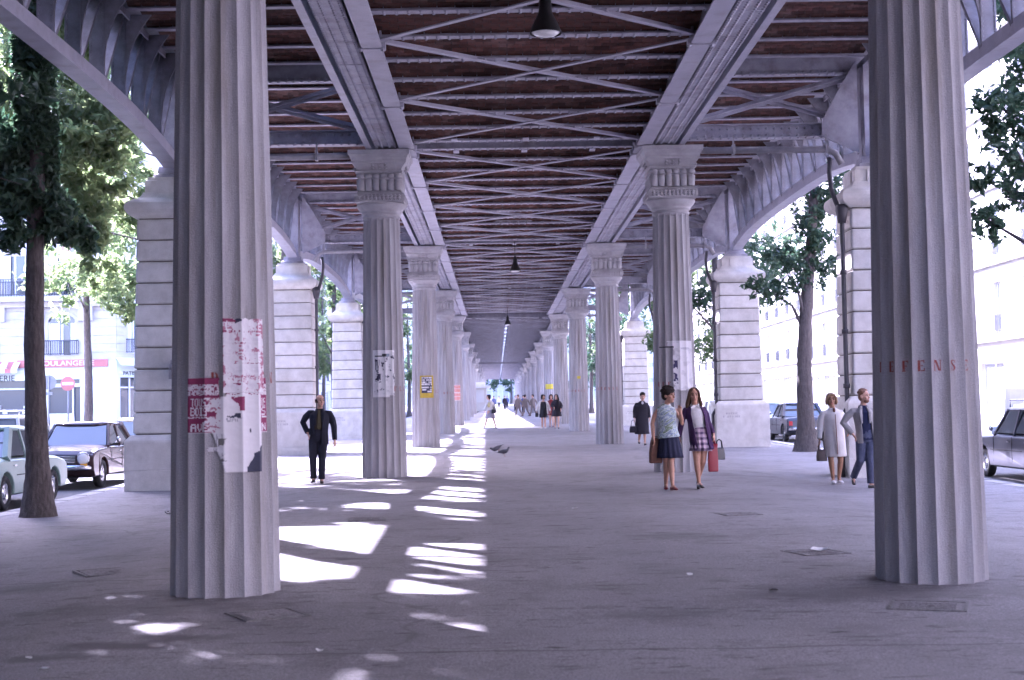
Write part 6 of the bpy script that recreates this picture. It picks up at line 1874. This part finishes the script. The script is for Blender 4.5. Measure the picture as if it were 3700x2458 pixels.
def cardi(b, J):
    for sg, k in ((-1, 'L'), (1, 'R')):
        sh = Vector(J['sh' + k]); rgs = []
        for z, xo, xi, yo in ((.66, .205, .10, .15), (.8, .2, .10, .15), (.95, .185, .1, .145), (1.1, .17, .11, .14), (1.25, .18, .11, .15), (1.34, .165, .08, .11), (1.385, .09, .05, .09)):
            c_ = .045 + (-.04 - .045) * (z - .9) / .5
            if sg > 0 and z < .9: xo *= .96
            pts = []
            for i in range(9):
                a = -PI / 2 + PI * i / 8; x_ = xi if i == 0 else (-.01 if i == 8 else xi * .3 + (xo - xi * .3) * max(0, math.cos(a)) ** .6)
                pts.append((c_ + sg * x_, .02 + yo * math.sin(a), z))
            rgs.append(pts + [(c_ + (p[0] - c_) * .9, .02 + (p[1] - .02) * .88, z) for p in reversed(pts)])
        b.loft(rgs, 0, True); sleeve(b, J, k, .056, .97)
person('young woman with long brown hair in a purple cardigan and plaid mini skirt', 3.34, 23.72, J, M['skin2'], hair_long('hair_brown', .26),
       [garment('blouse', 'white_knit', knit, .009), pleated('skirt', 'plaid', 1.03, .635, (.035, .02), (.06, .0), .135, .195, 16, .014, .82), garment('cardigan', 'purple', cardi, .009, 3), shoes('shoe_dark', .03)], hd=(0, .05), female=True, voxel=.008, s=1.04)
bag('shopping_bag', 'tall red carrier bag held by the young woman in purple', 'bag', 3.58, 23.68, .29, M['red_bag'], .165, .085, .46, .05, .15, False, 1.0, .12)
bag('handbag', 'black handbag carried just behind the red carrier bag', 'handbag', 3.71, 23.82, .48, M['black_bag'], .2, .09, .2, .14, .3)

# 4 --- woman in the black coat
def mk(**k):
    d = dict(pelvis=(0, .02, .9), neck=(0, 0, 1.38), head=(0, -.02, 1.53), shL=(-.17, .02, 1.32), elL=(-.22, .04, 1.08), wrL=(-.235, -.02, .86), shR=(.17, .02, 1.32), elR=(.22, .04, 1.08), wrR=(.235, -.02, .86),
             hpL=(-.08, .02, .87), knL=(-.07, -.02, .47), anL=(-.07, .08, .1), toL=(-.08, -.07, .04), hpR=(.08, .02, .87), knR=(.07, -.06, .47), anR=(.07, -.1, .1), toR=(.08, -.25, .04))
    d.update(k); return d
def coat(m, z_hem, sw=.17, hem=.24, cut=.96):
    def f(b, J):
        nk = Vector(J['neck']); pel = Vector(J['pelvis']); cx = lambda z: pel.x + (nk.x - pel.x) * (z - .9) / .5
        trunk(b, J, [(z_hem, cx(.9), .01, hem, hem * .8), (z_hem + .02, cx(.9), .01, hem, hem * .8), ((z_hem + 1.0) / 2, cx(.95), .015, (hem + sw) / 2, (hem + sw) * .4), (1.05, cx(1.05), .02, sw * .98, .135), (1.2, cx(1.2), .02, sw, .14), (1.30, cx(1.3), .02, sw * 1.0, .12), (1.36, nk.x, .02, .11, .085), (1.40, nk.x, .02, .07, .068)])
        for k in 'LR': sleeve(b, J, k, .066, cut)
    return garment('coat', m, f, .011, 4)
def opening(m, x0, z0, z1, w=.012, y=-.17, slope=0):
    def go(t, J):
        b = MB(); b.bar((x0, y, z0), (x0 + slope, y + .02, z1), w, .02, (0, 1, 0)); b.build('placket', M[m], t)
    return go
person('woman in a long black coat carrying a dark handbag, behind the striped blouse', 4.55, 44.7, mk(head=(.04, -.02, 1.525), neck=(.02, 0, 1.37), anL=(-.09, .14, .16), toL=(-.09, .05, .07)), M['skin'], hair_short('hair_dark', 1.08),
       [coat('coat_dark', .36, .19, .235), garment('blouse', 'white_knit', lambda b, J: b.ell((.02, -.085, 1.335), .035, .03, .05), .009, 1), shoes('shoe_dark', .01)], female=True, voxel=.011, s=1.0)
bag('handbag', 'dark round handbag held by the woman in the long black coat', 'handbag', 4.27, 44.66, .40, M['coat_dark'], .24, .12, .2, .2)
# 5 --- woman in the pale coat
J = mk(head=(-.07, -.02, 1.545), neck=(-.04, 0, 1.395), pelvis=(-.02, .02, .9), shL=(-.235, .02, 1.325), elL=(-.285, .03, 1.05), wrL=(-.305, -.02, .83), shR=(.11, .02, 1.34), elR=(.2, .06, 1.12), wrR=(.26, .1, 1.0),
       hpL=(-.1, .02, .87), knL=(-.11, -.04, .45), anL=(-.075, -.02, .1), toL=(-.09, -.16, .04), hpR=(.06, .02, .87), knR=(.07, -.02, .45), anR=(.05, .06, .1), toR=(.07, -.08, .04))
person('fair-haired woman in a pale knee-length coat walking beside the man in grey', 6.19, 26.0, J, M['skin3'], hair_bob('hair_blond', .05),
       [coat('coat_white', .51, .19, .215), opening('brown_bag', -.015, .56, 1.28, .012, -.175, -.02), garment('scarf', 'brown_bag', lambda b, J: b.ell((-.035, -.075, 1.36), .025, .03, .05), .009, 1), shoes('white_knit')], hd=(-.1, 0), female=True, voxel=.009, s=1.0)
bag('handbag', 'dark brown handbag held by the woman in the pale coat', 'handbag', 5.91, 25.95, .42, M['seat'], .2, .11, .21, .2, .2)
# 6 --- man in the grey jacket
J = dict(pelvis=(-.02, .02, .92), neck=(-.06, 0, 1.465), head=(-.045, -.02, 1.62), shL=(-.265, .02, 1.385), elL=(-.41, .07, 1.16), wrL=(-.27, -.04, .965), shR=(.14, .02, 1.385), elR=(.22, .06, 1.14), wrR=(.2, -.08, .93),
         hpL=(-.11, .02, .89), knL=(-.14, .0, .5), anL=(-.205, .26, .2), toL=(-.23, .12, .08), hpR=(.06, .02, .89), knR=(.01, -.06, .48), anR=(.01, -.08, .1), toR=(.06, -.24, .035), hdL=(.5, -.2, -.8), thL=(0, -1, 0))
person('bearded red-haired man in grey jacket and jeans, half hidden by the stencilled column', 6.50, 24.95, J, M['skin'], hair_short('hair_red', 1.0, False),
       [garment('trousers', 'jeans', trouser), garment('sweater', 'sweater', shirtf(.85, .165, .125)), garment('beard', 'hair_red', lambda b, J: b.ell((-.02, -.06, 1.54), .052, .05, .04), .008, 2), jacket_open('jacket_grey', .80, .2, op=.1), shoes('shoe_dark')], hd=(.8, 0), voxel=.009)
# 7 --- girl striding across
J = mk(pelvis=(0, .02, .93), neck=(-.03, 0, 1.42), head=(-.07, -.01, 1.57), hpL=(-.05, -.05, .9), knL=(-.16, -.05, .52), anL=(-.28, -.05, .12), toL=(-.40, -.06, .06), hpR=(.05, .06, .9), knR=(.16, .06, .5), anR=(.27, .06, .12), toR=(.17, .05, .04), elL=(-.2, -.06, 1.12), wrL=(-.28, -.1, .95), elR=(.22, .08, 1.1), wrR=(.3, .08, .85), shL=(-.12, -.1, 1.34), shR=(.1, .12, 1.34))
person('girl with a ponytail striding across in a white top and grey skirt', -.33, 69.6, J, M['skin'], hair_bob('hair_dark', .02),
       [garment('blouse', 'white_knit', lambda b, J: (trunk(b, J, [(.92, 0, .02, .17, .13), (1.1, -.01, .02, .15, .12), (1.25, -.02, .02, .17, .14), (1.36, -.03, .02, .13, .1), (1.41, -.03, .02, .06, .06)]), sleeve(b, J, 'L', .06), sleeve(b, J, 'R', .06)), .013),
        garment('vest', 'yellow', lambda b, J: b.ell((-.06, -.1, 1.2), .07, .06, .14), .013, 1), pleated('skirt', 'grey_skirt', .98, .55, (0, .02), (.0, .02), .15, .26, 8, .012, .8), shoes('white_knit')], hd=(-1.35, 0), female=True, voxel=.014)
bag('handbag', 'black shoulder bag at the hip of the girl striding across', 'handbag', -.16, 69.45, .78, M['black_bag'], .22, .1, .2, .22)
# 8, 9 --- two women walking towards us far off
person('dark-haired woman in white cardigan and black dress, far off beside the columns', 2.24, 68.5, mk(elL=(-.27, .03, 1.08), wrL=(-.34, -.02, .86), elR=(.26, .03, 1.08), wrR=(.33, -.02, .86)), M['skin'], hair_bob('hair_dark', .08),
       [garment('dress', 'black_dress', lambda b, J: trunk(b, J, [(.55, 0, .02, .21, .17), (.57, 0, .02, .21, .17), (.9, 0, .02, .165, .125), (1.1, 0, .02, .14, .11), (1.25, 0, .01, .15, .125), (1.3, 0, .01, .12, .11)]), .013),
        garment('cardigan', 'coat_white', lambda b, J: [sleeve(b, J, k, .065) for k in 'LR'] + [b.tube([(e * .14, .02, 1.34), (e * .17, .03, 1.1), (e * .2, .03, .72)], [.05, .04, .04], 8, 0, [.12, .12, .11]) for e in (-1, 1)], .013), shoes('white_knit')], hd=(.7, 0), female=True, voxel=.014)
bag('handbag', 'small black bag in the hand of the woman in the white cardigan', 'handbag', 1.92, 68.45, .58, M['black_bag'], .16, .1, .2, .1)
person('long-haired woman in a short navy coat, far off beside the right columns', 2.86, 68.1, mk(elL=(-.24, .02, 1.1), wrL=(-.12, -.18, 1.03), elR=(.25, .02, 1.08), wrR=(.2, -.16, .95)), M['skin'], hair_long('hair_dark', .18, .1),
       [coat('coat_dark', .60, .2, .255), shoes('shoe_dark')], hd=(-.4, 0), female=True, voxel=.014)
person('person in pale skirt mostly hidden behind the woman in the short navy coat', 2.75, 72.0, mk(), M['skin'], hair_bob('hair_dark'), [coat('red_shoe', .6, .19, .22), shoes('red_shoe')], female=True, voxel=.016)
# 10 --- three people crossing further off
for i, (x, y, m, hm, lab, fl) in enumerate(((1.71, 112.5, 'khaki', 'hair_brown', 'person in brown walking left, foremost of the three strollers', 0), (2.27, 111.9, 'khaki', 'hair_dark', 'person in khaki in the middle of the three strollers', 1), (2.85, 111.2, 'khaki', 'hair_dark', 'tall person in khaki, last of the three strollers', 0))):
    J = mk(knL=(-.14, 0, .5), anL=(-.24, 0, .12), toL=(-.36, 0, .05), knR=(.12, 0, .48), anR=(.3, .0, .16), toR=(.2, 0, .06), neck=(-.02, 0, 1.42), head=(-.04, 0, 1.58), elR=(.26, .05, 1.12), wrR=(.32, .03, .9))
    person(lab, x, y, J, M['skin'], hair_short(hm), [garment('trousers', m, trouser, .016), garment('jacket', m, lambda b, J: (shirtf(.78, .18, .13)(b, J), sleeve(b, J, 'L', .065), sleeve(b, J, 'R', .065)), .016), shoes('shoe_dark')], hd=(-1.4 if not fl else 2.9, 0), voxel=.018, hands=True, group=None)
# small crowd beyond
for i, (x, y, m) in enumerate(((-.3, 150, 'blue_cloth'), (.9, 160, 'coat_dark'), (1.9, 145, 'coat_white'), (2.6, 170, 'suit'), (.3, 185, 'white_knit'), (1.4, 190, 'blue_cloth'), (-.8, 172, 'coat_white'), (2.4, 128, 'blue_cloth'))):
    person('tiny figure, %s of the far crowd under the viaduct' % ORD[i + 1], x, y, mk(), M['skin'], hair_short('hair_dark'), [garment('trousers', 'suit', trouser, .03, 2), garment('jacket', m, lambda b, J: (shirtf(.8, .18, .13)(b, J), sleeve(b, J, 'L', .065), sleeve(b, J, 'R', .065)), .03, 2)], voxel=.025, hands=False, group='far pedestrians under the viaduct')

# ------------------------------------------------------------------ pigeons
M['pigeon'] = mat('pigeon_feathers', (.045, .045, .055), (.09, .09, .11), .6, 30)
def pigeon(x, y, yaw, wings, z, lab, pitch=0):
    t = empty('pigeon', (x, y, gz(x, y) + z), yaw, lab, 'pigeon', 'pigeons on the paving')
    b = MB(); b.tube([(-.16, 0, .115), (-.10, 0, .125), (-.02, 0, .13), (.06, 0, .145), (.10, 0, .175), (.115, 0, .215)], [.018, .04, .062, .058, .034, .025], 12, 0, [.01, .035, .058, .055, .034, .026], (0, 1, 0))
    b.ell((.125, 0, .235), .03, .024, .024, 10, 8); b.tube([(.145, 0, .235), (.175, 0, .225)], [.009, .003], 6)
    b.loft([[(-.12 - .0, -.03, .118), (-.12, .03, .118), (-.12, .03, .125), (-.12, -.03, .125)], [(-.25, -.045, .10), (-.25, .045, .10), (-.25, .045, .106), (-.25, -.045, .106)]], 0, False)
    bo = remesh(b, 'body', M['pigeon'], t, .006, 2); bo.rotation_euler = (0, pitch, 0)
    for s_ in (-1, 1):
        w = MB()
        if wings: pts = [(.06, s_ * .05, .17), (.03, s_ * .09, .26), (-.06, s_ * .12, .34), (-.14, s_ * .1, .30), (-.12, s_ * .06, .18)]
        else: pts = [(.06, s_ * .058, .15), (.0, s_ * .066, .165), (-.1, s_ * .055, .15), (-.2, s_ * .03, .118), (-.08, s_ * .066, .115)]
        w.add(pts + [(p[0], p[1] + s_ * .008, p[2]) for p in pts], [(0, 1, 2, 3, 4), (9, 8, 7, 6, 5)] + [(i, (i + 1) % 5, 5 + (i + 1) % 5, 5 + i) for i in range(5)]); w.build('wing', M['pigeon'], t).rotation_euler = (0, pitch, 0)
        l = MB(); l.tube([(.0, s_ * .025, .09), (.01, s_ * .025, .01)], .005, 5); l.tube([(.01, s_ * .025, .006), (.045, s_ * .03, .004)], .004, 5); l.build('leg', M['red_paint'], t)
pigeon(.17, 38.0, R(0), False, 0, 'plump dark pigeon standing on the paving, head up, right of its mate')
pigeon(.04, 39.3, R(200), False, .06, 'dark pigeon just lifting off with raised tail, left of the standing one', R(35))
# ------------------------------------------------------------------ summer haze
hz = MB(); hz.box(-330, 330, -210, 610, -4.5, 45)
hm = bpy.data.materials.new('haze'); hm.use_nodes = True
hn = hm.node_tree.nodes; hn.remove(hn['Principled BSDF'])
pv = hn.new('ShaderNodeVolumePrincipled'); pv.inputs['Color'].default_value = (.85, .88, 1, 1); pv.inputs['Density'].default_value = 0.00007; pv.inputs['Anisotropy'].default_value = .3
hm.node_tree.links.new(pv.outputs[0], hn['Material Output'].inputs['Volume'])
tag(hz.build('haze', hm), kind='stuff')
